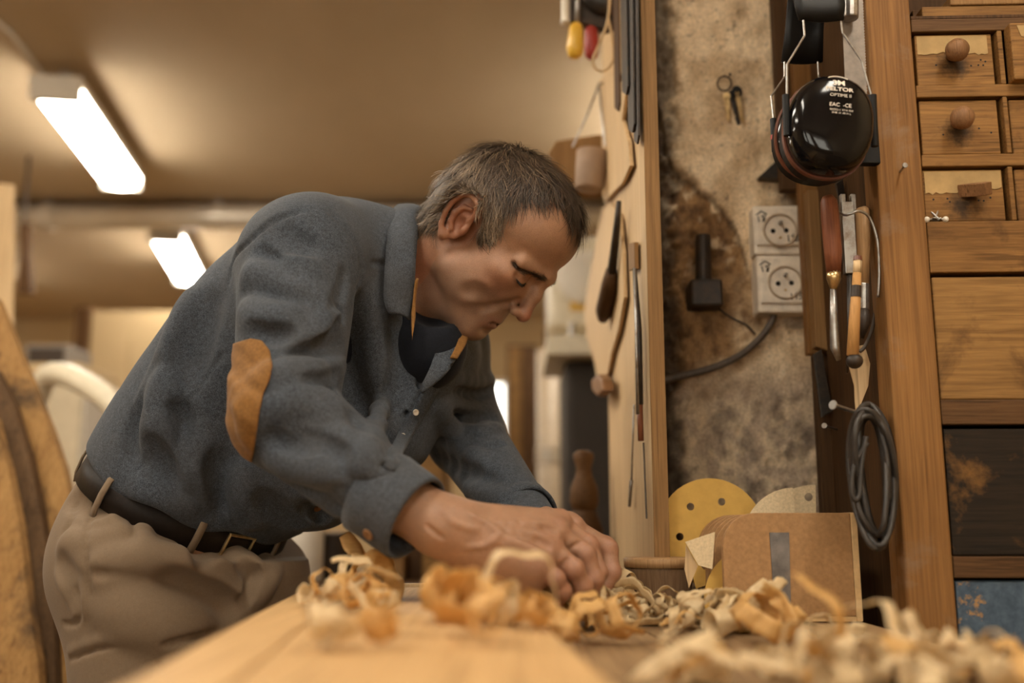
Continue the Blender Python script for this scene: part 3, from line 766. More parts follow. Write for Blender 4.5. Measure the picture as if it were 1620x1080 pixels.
for i, (y0, y1, xl, xr, kb, pp) in enumerate([(50.5, 132, 1446, 1575, 'round', 1), (155, 241, 1453, 1584, 'round', 0), (265.5, 347.5, 1458, 1592, 'stub', 2)]):
    nm = ('top', 'middle', 'bottom')[i]
    fill_drawer(xl, y0, xr, y1, '%s small drawer%s' % (nm, ' with torn paper label' if pp else ' with round wooden knob'), 'cabwood', kb, papered=pp)
    a = cab(xr + 2.5, y0); b2 = cab(xr + 21, y1)
    ua, ub_ = (a - C0).dot(cdir), (b2 - C0).dot(cdir) - 0.002
    cbox(ua, ub_, -0.001, -0.03, zat(y1 + 1), zat(y0 - 2), 'divider', 'cabwood', bev=0.0012)
    c0, c1 = ub_ + 0.0035, ub_ + 0.135
    xa = 0
    def fillu(u0, u1, zb, zt, out, lab):
        d = cbox(u0, u1, out, out - 0.018, zb, zt, 'drawer', 'cabwood', cb_, 0.002); d['label'] = lab
        cbox(u0 + 0.004, u1 - 0.004, out - 0.0185, -0.23, zb + 0.004, zt - 0.012, 'drawer_box', 'cabdark', d, 0)
        MB().lathe(P((u0 + u1) / 2, out, (zb + zt) / 2), cnor, [(0.006, 0), (0.006, 0.006), (0.011, 0.010), (0.0138, 0.017), (0.0125, 0.024), (0.007, 0.0285)], 20).build('knob', 'knobwood', d, smooth=True)
        if lab.startswith('top'):
            pp_ = [P(u0 + 0.008, out + 0.0004, zt - 0.004), P(u0 + 0.1, out + 0.0004, zt - 0.004), P(u0 + 0.1, out + 0.0004, zt - 0.03), P(u0 + 0.03, out + 0.0004, zt - 0.022), P(u0 + 0.012, out + 0.0004, zt - 0.018)]
            MB().prism(pp_, cnor * 0.0004).build('torn_paper', 'paper', d)
    fillu(c0, c1, zat(y1 + 1), zat(y0 + (0 if i else -6)), 0.012 if i == 0 else -0.006, nm + ' drawer of the next column')
    cbox(c1 + 0.003, c1 + 0.018, -0.001, -0.03, zat(y1 + 1), zat(y0 - 2), 'divider', 'cabwood', bev=0.0012)
    fillu(c1 + 0.021, CW - 0.053, zat(y1 + 1), zat(y0), -0.006, nm + ' drawer of the last column')
# large drawers
M['bluepaint'] = None
def blue():
    t = NT('flaking_blue_paint')
    n = t.noise(t.mapping((22, 22, 22)), 1.0, 7, 0.7); n2 = t.noise(t.mapping((120, 120, 120)), 1.0, 4, 0.6)
    c = t.ramp(n2, [(0.3, (0.030, 0.056, 0.090)), (0.7, (0.070, 0.112, 0.160))])
    c = t.mix(t.ramp(n, [(0.60, (0, 0, 0)), (0.64, (1, 1, 1))]), c, (0.34, 0.19, 0.075))
    t.col(c); t.rough(0.6); t.bump(n, 0.3, 0.001); return t.m
M['bluepaint'] = blue()
for (y0, y1, lab, mt) in ((436, 631, 'large golden brown drawer', 'drawer_a'), (677, 879, 'large scorched black drawer', 'drawer_b'), (919, 1075, 'large drawer with flaking blue paint', 'bluepaint')):
    zt, zb = zat(y0), zat(y1)
    d = cbox(U0 + 0.002, CW - 0.053, -0.005, -0.025, zb, zt, 'drawer', mt, cb_, 0.002); d['label'] = lab
    cbox(U0 + 0.006, CW - 0.057, -0.0255, -0.23, zb + 0.004, zt - 0.012, 'drawer_box', 'cabdark', d, 0)
    for u in (0.33,):
        MB().lathe(P(u, -0.005, (zb + zt) / 2), cnor, [(0.008, 0), (0.008, 0.008), (0.017, 0.016), (0.018, 0.024), (0.010, 0.032)], 22).build('knob', 'knobwood', d, smooth=True)
zt = zat(1078)
cbox(U0, CW - 0.0505, -0.001, -0.03, zt - 0.05, zt, 'rail', 'raildark')
d = cbox(U0 + 0.002, CW - 0.053, -0.005, -0.025, 0.105, zt - 0.053, 'drawer', 'drawer_a', cb_, 0.002); d['label'] = 'bottom drawer near the floor'
# open shelf over the top rail, with offcuts lying on it
cbox(U0, CW - 0.0505, -0.001, -0.24, zat(28), zat(28) + 0.004, 'shelf', 'cabdark', bev=0.0005)
zs_ = zat(28) + 0.0045
for (u0, u1, o0, o1, h0, h1, mt, lab) in ((0.075, 0.30, -0.02, -0.06, 0, 0.022, 'cabwood', 'brown wood offcut lying on the cabinet shelf'),
                                     (0.053 + 0.03, 0.34, -0.07, -0.12, 0.0, 0.045, 'cabdark', 'dark wood offcut at the back of the cabinet shelf'),
                                     (0.11, 0.40, -0.018, -0.058, 0.0225, 0.036, 'plyedge', 'lighter wood strip lying on top of the brown offcut')):
    p = [P(u0, o0, zs_ + h0), P(u1, o0, zs_ + h0), P(u1, o0, zs_ + h1), P(u0, o0, zs_ + h1), P(u0, o1, zs_ + h0), P(u1, o1, zs_ + h0), P(u1, o1, zs_ + h1), P(u0, o1, zs_ + h1)]
    tag(MB().hexa(p).build('wood_offcut', mt, None, 0.0015), lab, 'offcut')
# small screws lying on the ledge below the third drawer
zl = zat(349)
for i, (px_, a_) in enumerate(((1467, 0.2), (1480, 1.1), (1488, 2.2), (1497, 2.9))):
    c = cab(px_, 346, 0.0); c = Vector((c.x, c.y, zl + 0.0025)) + cnor * -0.003
    dd = (cdir * math.cos(a_) * 0.5 + cnor * -0.1 + Vector((0, 0, abs(math.sin(a_)) * 0.5))).normalized()
    s_ = thing('small_screw', c, ('pale-headed screw lying by the post below the third drawer', 'thin bright screw leaning in the middle of the little pile below the third drawer',
               'second thin screw of the little pile below the third drawer', 'pale-headed screw farthest from the post below the third drawer')[i], 'screw', 'screws on the cabinet ledge')
    MB().lathe(c, dd, [(0.0034, 0), (0.0034, 0.001), (0.0012, 0.002), (0.001, 0.012), (0.0002, 0.014)], 10).build('shank', 'steel', s_)
    if i in (0, 3): MB().sphere(c + cnor * 0.001, 0.0036, 10, 7).build('head', 'white', s_, smooth=True)
# nail in the post
nb = cab(1424, 272, 0.0)
tag(MB().tube([nb - cnor * 0.004, nb + cnor * 0.016 + Vector((0, 0, 0.002)), nb + cnor * 0.017 + Vector((0, 0, 0.002)), nb + cnor * 0.018 + Vector((0, 0, 0.002))], [0.0013, 0.0013, 0.0034, 0.0030], 10).build('nail', 'steel'),
    'bright nail sticking out of the cabinet post', 'nail')

# ================================================================== boards and tools between pillar and cabinet
def vplank(px0, px1, y0, y1, Y, name, mat, label, th=0.018, cut=0):
    pts = [at(px0, y1, Y), at(px1, y1 + cut, Y), at(px1 if False else px1, y0, Y), at(px0, y0, Y)]
    xa, xb = at(px0, (y0 + y1) / 2, Y).x, at(px1, (y0 + y1) / 2, Y).x
    z0, z1 = at(px0, y1, Y).z, at(px0, y0, Y).z; zc = at(px0, y1 + cut, Y).z
    o = MB().prism([(xa, Y, z0), (xb, Y, zc), (xb, Y, z1), (xa, Y, z1)], (0, th, 0)).build(name, mat, None, 0.0015)
    return tag(o, label, 'plank', 'planks stacked between pillar and cabinet')
vplank(1228, 1262, -60, 300, 1.445, 'upright_plank', 'cabdark', 'dark upright plank against the pillar edge behind the earmuffs', 0.02)
vplank(1262, 1306, -60, 560, 1.43, 'upright_plank', 'cabwood_z', 'brown upright plank behind the earmuffs', 0.018)
vplank(1306, 1352, -60, 1000, 1.425, 'upright_plank', 'raildark', 'long dark plank standing behind the hanging tools', 0.018)
vplank(1284, 1308, 300, 548, 1.385, 'upright_plank', 'plyedge', 'short lighter plank beside the sockets', 0.022, 8)
vplank(1300, 1356, 560, 1000, 1.40, 'upright_plank', 'cabdark', 'dark plank below the hanging tools', 0.018)
# dark wedge blade hanging behind the tools
tag(MB().prism([at(1287, 560, 1.37), at(1300, 552, 1.37), at(1318, 650, 1.37), at(1300, 660, 1.37)], (0, 0.006, 0)).build('dark_wedge', 'darkblade', None, 0.001), 'dark tapered blade hanging below the short plank', 'blade')

# saw blade hung on the cabinet side, teeth to the right
SY = 1.118
saw = thing('hand_saw', at(1352, 245, SY), 'grey hand saw blade with fine teeth hanging by the cabinet post', 'saw')
L_ = [(1332, -30), (1334, 60), (1337, 130), (1338, 146)]
Rr = []
for i in range(80):
    t = i / 79; y = -30 + 178 * t; x = 1363 + 8 * t
    Rr.append((x + (1.7 if i % 2 else 0), y))
pts = [at(x, y, SY) for x, y in L_ + Rr[::-1]]
MB().prism(pts, (0, 0.0016, 0)).build('blade', plain('scratched_saw_steel', (0.24, 0.20, 0.165), 0.45, 0.35, 0.25, 50), saw)
MB().box(at(1364, 258, SY - 0.004), at(1386, 149, SY - 0.004) + Vector((0, 0.012, 0))).build('blade_guard', 'blackmat', saw, 0.001)
MB().tube([at(1345, -6, SY - 0.012), at(1345, 30, SY - 0.012)], [0.010, 0.010], 14).build('clamp', 'steel', saw, 0.002)
# ================================================================== earmuffs
EY = 1.09
em = thing('earmuffs', at(1300, 290, EY), 'black glossy earmuffs with headband hanging beside the cabinet post', 'earmuffs')
def cup_pt(c, hw, hh, depth, u, v, R_):
    """u, v in -1..1 over the cup outline; dome towards the viewer"""
    return None
def cup(cx, cy, Y, hw_px, hh_px, depth, tilt, name, parent, ring=True):
    s = ppm(cy, Y); hw, hh = hw_px / s, hh_px / s; c = at(cx, cy, Y)
    ax = Vector((math.cos(tilt), 0, math.sin(tilt))); az = Vector((-math.sin(tilt), 0, math.cos(tilt))); ay = Vector((0, -1, 0))
    n, k = 48, 14; vs = []; fs = []
    prof = [(1.0, 0.0), (1.0, 0.30), (0.99, 0.47), (0.965, 0.63), (0.92, 0.76), (0.85, 0.86), (0.76, 0.925), (0.64, 0.962), (0.48, 0.982), (0.30, 0.993), (0.14, 0.999), (0.02, 1.0)]
    for r_, h_ in prof:
        for j in range(n):
            a = 2 * math.pi * j / n; e = 2 / 2.25
            ca, sa = math.cos(a), math.sin(a)
            x = math.copysign(abs(ca) ** e, ca) * hw * r_; z = math.copysign(abs(sa) ** e, sa) * hh * r_
            vs.append(c + ax * x + az * z + ay * (h_ * depth))
    for i in range(len(prof) - 1):
        for j in range(n): fs.append((i * n + j, i * n + (j + 1) % n, (i + 1) * n + (j + 1) % n, (i + 1) * n + j))
    fs.append(tuple(range(n))[::-1]); fs.append(tuple((len(prof) - 1) * n + j for j in range(n)))
    o = MB().add(vs, fs).build(name, 'black', parent, smooth=True)
    o['label'] = 'glossy black ear cup with printed lettering' if name == 'front_cup' else 'second ear cup behind'
    def ringm(sc, d0, d1, mat, nm):
        v2 = []; f2 = []
        for (q, dd) in ((sc, d0), (sc, d1), (sc - 0.08, d1), (sc - 0.08, d0)):
            for j in range(n):
                a = 2 * math.pi * j / n; e = 2 / 2.25; ca, sa = math.cos(a), math.sin(a)
                v2.append(c + ax * math.copysign(abs(ca) ** e, ca) * hw * q + az * math.copysign(abs(sa) ** e, sa) * hh * q + ay * dd)
        for i in range(4):
            for j in range(n): f2.append((i * n + j, i * n + (j + 1) % n, ((i + 1) % 4) * n + (j + 1) % n, ((i + 1) % 4) * n + j))
        return MB().add(v2, f2).build(nm, mat, parent if False else o, smooth=False)
    ringm(1.035, 0.004, -0.003, 'orange', 'rim_ring')
    ringm(1.00, -0.003, -0.020, 'blackmat', 'ear_cushion')
    return o, c, hw, hh, depth, ax, az
fc = cup(1306, 207, EY, 66, 79, 0.040, R(-6), 'front_cup', em)
cup(1294, 216, EY + 0.045, 66, 73, 0.016, R(-10), 'rear_cup', em)
# lettering, laid on the cup's dome
def dome_y(fc, x, z):
    o, c, hw, hh, depth, ax, az = fc
    e = 2.25
    r_ = (abs(x / hw) ** e + abs(z / hh) ** e) ** (1 / e)
    prof = [(1.0, 0.30), (0.99, 0.47), (0.965, 0.63), (0.92, 0.76), (0.85, 0.86), (0.76, 0.925), (0.64, 0.962), (0.48, 0.982), (0.30, 0.993), (0.14, 0.999), (0.0, 1.0)]
    return depth * np.interp(r_, [p[0] for p in prof[::-1]], [p[1] for p in prof[::-1]])
def letter(fc, txt, px, py, h_px, sx=1.0, bold=0.0):
    o, c, hw, hh, depth, ax, az = fc
    cu = bpy.data.curves.new('lettering', 'FONT'); cu.body = txt; cu.align_x = 'CENTER'; cu.align_y = 'CENTER'
    cu.size = 1.0; cu.offset = bold; cu.resolution_u = 3
    tmp = bpy.data.objects.new('tmp', cu); COL.objects.link(tmp)
    dg = bpy.context.evaluated_depsgraph_get(); me = bpy.data.meshes.new_from_object(tmp.evaluated_get(dg))
    bpy.data.objects.remove(tmp)
    bm = bmesh.new(); bm.from_mesh(me)
    bmesh.ops.triangulate(bm, faces=bm.faces)
    s = ppm(py, EY); k = h_px / s / 0.70
    x0 = (px - 1306) / s; z0 = -(py - 207) / s
    vs = []
    for v in bm.verts:
        x = x0 + v.co.x * k * sx; z = z0 + v.co.y * k
        vs.append(c + ax * x + az * z + Vector((0, -1, 0)) * (dome_y(fc, x, z) + 0.0004))
    fs = [[v.index for v in f.verts] for f in bm.faces]
    bm.free(); bpy.data.meshes.remove(me)
    return mk('lettering', vs, fs, 'print', o)
letter(fc, '3M', 1308, 150, 9, 1.2, 0.03)
letter(fc, 'PELTOR', 1309, 161, 6, 1.4, 0.03)
letter(fc, 'OPTIME II', 1311, 171, 5, 1.1)
letter(fc, 'EAC  -CE', 1311, 187, 6, 1.0, 0.01)
letter(fc, 'EN352-1 XYA 004', 1313, 195, 3, 1.1)
letter(fc, 'SNR 31 dB H L', 1313, 200, 3, 1.1)
# arc over the 3M
o, c, hw, hh, depth, ax, az = fc
s = ppm(207, EY); arc = []
for i in range(15):
    a = -0.62 + 1.24 * i / 14; x = (2 + 26 * math.sin(a)) / s; z = (72 - 26 * (1 - math.cos(a)) * 0.9) / s
    arc.append(c + ax * x + az * z + Vector((0, -1, 0)) * (dome_y(fc, x, z) + 0.0003))
MB().tube(arc, 0.0008, 6).build('printed_arc', 'print', o)
# headband: black band over a peg, cloth strap, wires
def arch(px0, px1, ytop, ybot, Y0, Y1, name, mat, bulge):
    rows = []
    for i in range(13):
        t = i / 12; a = math.pi * t
        Yc = Y0 + (Y1 - Y0) * t
        y = ybot - (ybot - ytop) * math.sin(a) ** 0.8 if True else 0
        rows.append([at(px0, y, Yc), at(px1, y, Yc)])
    return MB().sheet(rows).build(name, mat, em, solid=0.005)
hb = []
for (y, Y, xl, xr) in ((32, 1.075, 1264, 1334), (10, 1.070, 1258, 1336), (-12, 1.078, 1254, 1335), (-34, 1.10, 1252, 1333), (-44, 1.13, 1250, 1330), (-30, 1.165, 1248, 1310), (0, 1.18, 1246, 1304), (50, 1.185, 1242, 1302), (98, 1.188, 1236, 1301)):
    hb.append([at(xl + (xr - xl) * j / 6, y + 3 * math.sin(j / 6 * math.pi), Y) for j in range(7)])
MB().sheet(hb).build('headband', 'blackmat', em, solid=0.005, smooth=True)
def wire(pts, name='wire_arm', r=0.0013, mat='steel'):
    return MB().tube([at(x, y, Y) for x, y, Y in pts], r, 8).build(name, mat, em, smooth=False)
wire([(1271, 32, 1.068), (1273, 56, 1.068), (1245, 102, 1.068), (1245, 152, 1.072)])
wire([(1330, 30, 1.075), (1333, 52, 1.078), (1363, 96, 1.083), (1378, 150, 1.088), (1382, 200, 1.09)])
wire([(1241, 98, 1.17), (1241, 122, 1.17), (1220, 152, 1.165), (1224, 190, 1.16), (1226, 206, 1.16)])
wire([(1294, 98, 1.17), (1295, 120, 1.17), (1300, 130, 1.16)])
MB().tube([at(1243, 150, 1.07), at(1245, 215, 1.072)], 0.0042, 10).build('slider', 'blackmat', em, 0.0006)
MB().tube([at(1223, 188, 1.16), at(1226, 240, 1.158)], 0.004, 10).build('slider', 'blackmat', em, 0.0006)
MB().tube([at(1225, 214, 1.159), at(1225.5, 221, 1.159)], 0.0048, 10).build('red_clip', 'red', em)
MB().tube([at(1381, 150, 1.087), at(1384, 232, 1.089)], 0.0042, 10).build('slider', 'blackmat', em, 0.0006)
# peg it hangs from
tag(MB().tube([at(1296, -36, 1.429), at(1296, -30, 1.10)], 0.007, 10).build('hanging_peg', 'cabdark'), 'dark peg sticking out to carry the earmuffs', 'peg')

# ================================================================== hanging tools
TY = 1.15
# rasp with red-brown handle
rp = thing('rasp', at(1318, 560, TY), 'rasp with red-brown handle and brass ferrule, left of the hanging tools', 'rasp')
MB().tube([at(1309, 310, TY), at(1311, 318, TY), at(1313, 340, TY), at(1318, 400, TY), at(1319, 432, TY)], [0.006, 0.0098, 0.0108, 0.0104, 0.0085], 16).build('handle', 'redbrown', rp, smooth=True)
MB().tube([at(1319, 430, TY), at(1319, 440, TY), at(1319, 458, TY)], [0.0085, 0.0088, 0.004], 14).build('ferrule', 'brass', rp, smooth=True)
MB().tube([at(1318, 452, TY), at(1319, 500, TY), at(1321, 550, TY), at(1327, 570, TY)], [0.0035, 0.005, 0.006, 0.003], 8).build('blade', 'steel', rp, smooth=True)
# hexagonal steel bar
hx = thing('steel_bar', at(1343, 560, TY), 'grey square steel bar with a clevis end hanging in the middle', 'bar')
MB().box(at(1338, 432, TY), at(1351, 318, TY) + Vector((0, 0.010, 0))).build('shaft', 'steel', hx, 0.001)
for x in (1332, 1348):
    MB().box(at(x, 338, TY + 0.002), at(x + 6, 306, TY + 0.002) + Vector((0, 0.008, 0))).build('clevis_cheek', 'steel', hx, 0.001)
MB().tube([at(1344, 430, TY + 0.005), at(1344, 520, TY + 0.008), at(1340, 590, TY + 0.01)], [0.0035, 0.003, 0.0015], 8).build('spike', 'darkblade', hx, smooth=True)
# brush
br = thing('glue_brush', at(1363, 560, TY), 'round-handled brush with metal ferrule and dark bristles hanging by its loop', 'brush')
MB().tube([at(1363, 328, TY), at(1364, 332, TY), at(1366, 380, TY), at(1366, 452, TY)], [0.005, 0.0088, 0.0085, 0.0065], 14).build('handle', 'handlewood', br, smooth=True)
MB().tube([at(1365, 449, TY), at(1365, 490, TY)], 0.0075, 14).build('ferrule', 'steel', br, 0.001)
MB().tube([at(1365, 489, TY), at(1366, 510, TY), at(1364, 535, TY)], [0.007, 0.0085, 0.002], 12).build('bristles', 'iron', br, smooth=True)
# stick with dark ball tip, in front
sb = thing('dauber_stick', at(1351, 580, TY - 0.03), 'orange-brown stick with a dark round tip hanging in front', 'stick')
MB().tube([at(1357, 405, TY - 0.03), at(1357, 412, TY - 0.03)], [0.0045, 0.0052], 12).build('cap', 'orange', sb)
MB().tube([at(1357, 412, TY - 0.03), at(1356, 432, TY - 0.03)], [0.0048, 0.0048], 12).build('collar', 'ply', sb, smooth=True)
MB().tube([at(1356, 432, TY - 0.03), at(1352, 500, TY - 0.03), at(1349, 562, TY - 0.03)], [0.0048, 0.0062, 0.0068], 12).build('shaft', 'pencil', sb, smooth=True)
MB().tube([at(1355, 452, TY - 0.03), at(1354, 470, TY - 0.03)], [0.0056, 0.0062], 12).build('dark_band', 'iron', sb)
MB().sphere(at(1352, 571, TY - 0.03), (0.0095, 0.0095, 0.0088)).build('tip', 'iron', sb, smooth=True)
# wire hook carrying the tools
hk = smooth_path([at(1322, 332, 1.16), at(1336, 340, 1.14), at(1346, 338, 1.125), at(1360, 334, 1.125), at(1376, 345, 1.13), at(1388, 380, 1.13), at(1391, 430, 1.132), at(1389, 470, 1.135)])
tag(MB().tube(hk, 0.0017, 8).build('wire_hook', 'steel', smooth=True), 'bent wire hook curving over the hanging tools', 'hook')
# black try square strap behind tools
tag(MB().prism([at(1322, 290, 1.25), at(1334, 282, 1.25), at(1340, 330, 1.25), at(1332, 440, 1.25), at(1322, 440, 1.25), at(1330, 330, 1.25)], (0, 0.005, 0)).build('black_strap', 'iron', None, 0.001), 'black strap hanging behind the steel bar', 'strap')
# pale leaf-shaped scraper
sc_ = [(1340, 556), (1352, 548), (1368, 545), (1377, 575), (1374, 610), (1362, 640), (1355, 655), (1353, 635), (1352, 610), (1344, 580)]
tag(MB().prism([at(x, y, 1.175) for x, y in sc_], (0, 0.003, 0)).build('leaf_scraper', 'ply', None, 0.0006), 'pale leaf-shaped wooden scraper hanging below the brush', 'scraper')
tag(MB().tube(smooth_path([at(1384, 430, 1.165), at(1386, 480, 1.165), at(1380, 520, 1.165), at(1368, 548, 1.165), at(1360, 556, 1.165)]), 0.0022, 8).build('rubber_band', 'rubber', smooth=True), 'dark bent strip behind the brush bristles', 'strip')
# nails in the dark plank
def nail(x0, y0, Y0, x1, y1, Y1, label, r):
    a, b2 = at(x0, y0, Y0), at(x1, y1, Y1); d = (a - b2).normalized()
    tag(MB().tube([b2, a - d * 0.0015, a - d * 0.001, a], [r, r, r * 2.4, r * 2.2], 10).build('nail', 'steel'), label, 'nail', 'nails in the dark plank')
nail(1317, 640, 1.085, 1404, 668, 1.145, 'thick bright nail carrying the coil of cable', 0.0023)
nail(1304, 673, 1.30, 1337, 683, 1.405, 'thinner rusty nail below the nail with the coil', 0.0016)
# coil of cable: several loops, one object
coil = thing('cable_coil', at(1385, 860, 1.10), 'coil of dark grey cable hanging from the nail', 'cable coil')
rc = random.Random(4)
for i in range(13):
    cx, cy = 1381 + rc.uniform(-4, 4), 752 + rc.uniform(-6, 10); rx, ry = 29 + rc.uniform(-14, 6), 99 + rc.uniform(-5, 12); Yc = 1.082 + 0.0035 * i
    pts = []
    for j in range(33):
        a = 2 * math.pi * j / 32
        x = cx + rx * math.cos(a) + 8 * math.sin(2 * a) * rc.uniform(0.6, 1) * 0.3 - 12 * (math.sin(a)) * 0.8
        pts.append(at(x, cy - ry * math.sin(a), Yc + 0.012 * math.sin(a * 2 + i)))
    MB().tube(smooth_path(pts, 2), 0.0031, 7, False).build('loop', plain('grey_cable', (0.040, 0.034, 0.029), 0.45, 0.1, 0.3, 60) if i == 0 else bpy.data.materials['grey_cable'], coil, smooth=True)
MB().tube(smooth_path([at(1372, 700, 1.08), at(1352, 735, 1.08), at(1347, 775, 1.08), at(1353, 790, 1.08), at(1360, 780, 1.08), at(1362, 740, 1.08), at(1370, 690, 1.08)]), 0.0030, 7).build('loose_end', bpy.data.materials['grey_cable'], coil, smooth=True)

# ================================================================== sanding-disc rack
rk = thing('sanding_rack', Vector((0.32, 1.25, BZ)), 'fibreboard rack with round-cornered dividers holding sanding discs', 'rack')
RY0 = 1.165
z0r = BZ + 0.001
def divider(x0, x1, Y, ztop, rad, th, name, mat='mdf'):
    pts = [(x1, Y, z0r + 0.006), (x1, Y, ztop)]
    for i in range(9):
        a = math.pi / 2 * i / 8
        pts.append((x0 + rad - rad * math.sin(a), Y, ztop - rad + rad * math.cos(a)))
    pts.append((x0, Y, z0r + 0.006))
    return MB().prism(pts, (0, th, 0)).build(name, mat, rk, 0.0008)
X0 = at_z(1149, 985, BZ).x; X1 = at(1350, 900, RY0).x
ZT = at(1250, 811, RY0).z
divider(X0, X1, RY0, ZT, 0.040, 0.009, 'front_panel')
for i, (dx, dY) in enumerate(((0.003, 0.030), (0.004, 0.060), (0.006, 0.090), (0.008, 0.118), (0.010, 0.146))):
    divider(X0 - 0.004 + dx * 0.2, X1, RY0 + dY, ZT - 0.001, 0.045, 0.006, 'divider')
MB().box((X1 + 0.0003, RY0 - 0.001, z0r), (X1 + 0.0075, RY0 + 0.17, ZT + 0.0005)).build('side_board', 'mdfedge', rk, 0.0008)
MB().box((X0 + 0.012, RY0 - 0.002, z0r), (X1, RY0 + 0.17, z0r + 0.0055)).build('base_board', 'mdfedge', rk, 0.0006)
a, b2 = at(1217, 842, RY0), at(1250, 972, RY0)
st_ = MB().hexa([Vector((a.x, RY0 - 0.0012, a.z)), Vector((at(1248, 842, RY0).x, RY0 - 0.0012, a.z)), Vector((b2.x + 0.001, RY0 - 0.0012, b2.z)), Vector((a.x + 0.002, RY0 - 0.0012, b2.z)),
                 Vector((a.x, RY0 - 0.0001, a.z)), Vector((at(1248, 842, RY0).x, RY0 - 0.0001, a.z)), Vector((b2.x + 0.001, RY0 - 0.0001, b2.z)), Vector((a.x + 0.002, RY0 - 0.0001, b2.z))])
st_.build('metal_strip', plain('dull_grey_tape', (0.16, 0.14, 0.125), 0.35, 0.3, 0.4, 45), rk)
def disc(cx, cz, Y, r, mat, label, name='sanding_disc', holes=6, a0=0, a1=2 * math.pi, group='sanding discs', lean=0.0, ring=0.62, rot=0.3, flip=None):
    """abrasive disc (or a torn sector of one), its dust holes punched through"""
    n = 48; cu = bpy.data.curves.new(name, 'CURVE'); cu.dimensions = '2D'; cu.fill_mode = 'BOTH'; cu.extrude = 0.0005
    def poly(pts):
        sp = cu.splines.new('POLY'); sp.points.add(len(pts) - 1)
        for p_, q in zip(sp.points, pts): p_.co = (q[0], q[1], 0, 1)
        sp.use_cyclic_u = True
    full = abs(a1 - a0) > 6.2
    o_ = [(r * math.cos(a0 + (a1 - a0) * i / n), r * math.sin(a0 + (a1 - a0) * i / n)) for i in range(n + (0 if full else 1))]
    if not full: o_.append((0, 0))
    poly(o_)
    hs = [(r * ring * math.cos(rot + 2 * math.pi * i / holes), r * ring * math.sin(rot + 2 * math.pi * i / holes)) for i in range(holes)]
    if full: hs.append((0, 0))
    hr = r * 0.072
    for (hx_, hy_) in hs:
        an = math.atan2(hy_, hx_) % (2 * math.pi)
        if not full and not (a0 + 0.15 < an < a1 - 0.15): continue
        poly([(hx_ + hr * math.cos(2 * math.pi * j / 16), hy_ + hr * math.sin(2 * math.pi * j / 16)) for j in range(16)])
    tmp = bpy.data.objects.new('tmp', cu); COL.objects.link(tmp)
    dg = bpy.context.evaluated_depsgraph_get(); me = bpy.data.meshes.new_from_object(tmp.evaluated_get(dg)); bpy.data.objects.remove(tmp)
    me.name = name; me.materials.clear(); me.materials.append(M[mat])
    o = bpy.data.objects.new(name, me); COL.objects.link(o)
    o.location = (cx, Y, cz); o.rotation_euler = (R(90) - lean, 0, 0)
    return tag(o, label, 'sanding disc', group)
c = at(1125, 841, 1.325)
disc(c.x, c.z, 1.325, 84 / ppm(841, 1.325), 'disc', 'large round yellow sanding disc with dust holes behind the rack', ring=0.60, rot=0.15, holes=6)
c = at(1292, 860, 1.30)
disc(c.x, c.z, 1.30, 92 / ppm(841, 1.30), 'paperback', 'pale quarter of a sanding disc with one hole standing above the rack', a0=R(88), a1=R(178), rot=R(97), ring=0.80)
c = at(1262, 858, 1.27)
disc(c.x, c.z, 1.272, 86 / ppm(841, 1.27), 'paperback', 'torn yellowish sanding disc piece behind the pale quarter', a0=R(92), a1=R(178), rot=R(30), ring=0.6)
c = at(1200, 905, 1.20)
for i, (px_, py_, Y, rp_, mt, lab) in enumerate(((1198, 950, 1.186, 84, 'disc', 'orange edge of a sanding disc leaning low in the first slot'),
                                            (1206, 965, 1.182, 72, 'disc', 'smaller sanding disc low beside the front panel'),
                                            (1170, 905, 1.262, 74, 'disc', 'sanding disc standing in the middle slot, mostly hidden'))):
    c = at(px_, py_, Y)
    rr_ = rp_ / ppm(py_, Y)
    disc(c.x, max(c.z, BZ + 0.008 + rr_ * 0.0) if True else c.z, Y, rr_, mt, lab, a0=R(20), a1=R(200), rot=R(170), ring=0.75)
# folded paper flap
fp = MB().prism([at(1084, 857, 1.178), at(1131, 841, 1.178), at(1127, 900, 1.178), at(1105, 894, 1.178)], (0, 0.0008, 0))
fp.v = fp.v
tag(fp.build('folded_abrasive', 'paperback', None), 'folded white flap of abrasive paper sticking out of the rack', 'sandpaper')
tag(MB().prism([at(1085, 862, 1.182), at(1104, 895, 1.182), at(1090, 930, 1.182), at(1083, 900, 1.182)], (0, 0.0008, 0)).build('folded_abrasive', 'ply', None), 'tan folded sandpaper below the white flap', 'sandpaper')
# low round box behind the heap
rb = thing('round_box', at_z(1040, 945, BZ), 'low brown round wooden box half hidden behind the shavings', 'box')
cc = at(1043, 910, 1.285); cc.z = BZ + 0.001
MB().lathe(cc, (0, 0, 1), [(0.036, 0), (0.038, 0.003), (0.042, 0.052), (0.043, 0.055)], 28).build('body', wood('box_wood', (0.13, 0.075, 0.038), (0.24, 0.15, 0.085), 'Z', 1.0), rb, smooth=True)
MB().lathe(cc + Vector((0, 0, 0.0552)), (0, 0, 1), [(0.044, 0), (0.0445, 0.010), (0.042, 0.012)], 28).build('lid', 'handlewood', rb, smooth=True)
# ================================================================== the workshop behind
# rear work table with things on it
rt = thing('rear_table', (-0.45, 2.6, 0), 'dark work table standing behind the man', 'table')
MB().box((-1.25, 2.2, 0.82), (0.30, 3.0, 0.875)).build('table_top', 'cabdark', rt, 0.003)
for x in (-1.18, 0.22):
    for y in (2.27, 2.93): MB().box((x - 0.04, y - 0.04, 0), (x + 0.04, y + 0.04, 0.82)).build('leg', 'cabdark', rt, 0.003)
MB().box((-1.18, 2.25, 0.68), (0.22, 2.28, 0.82)).build('apron', 'cabdark', rt, 0.002)
RT = 0.8755
def on_rt(px, Y): 
    p = at(px, 900, Y); return Vector((p.x, Y, RT))
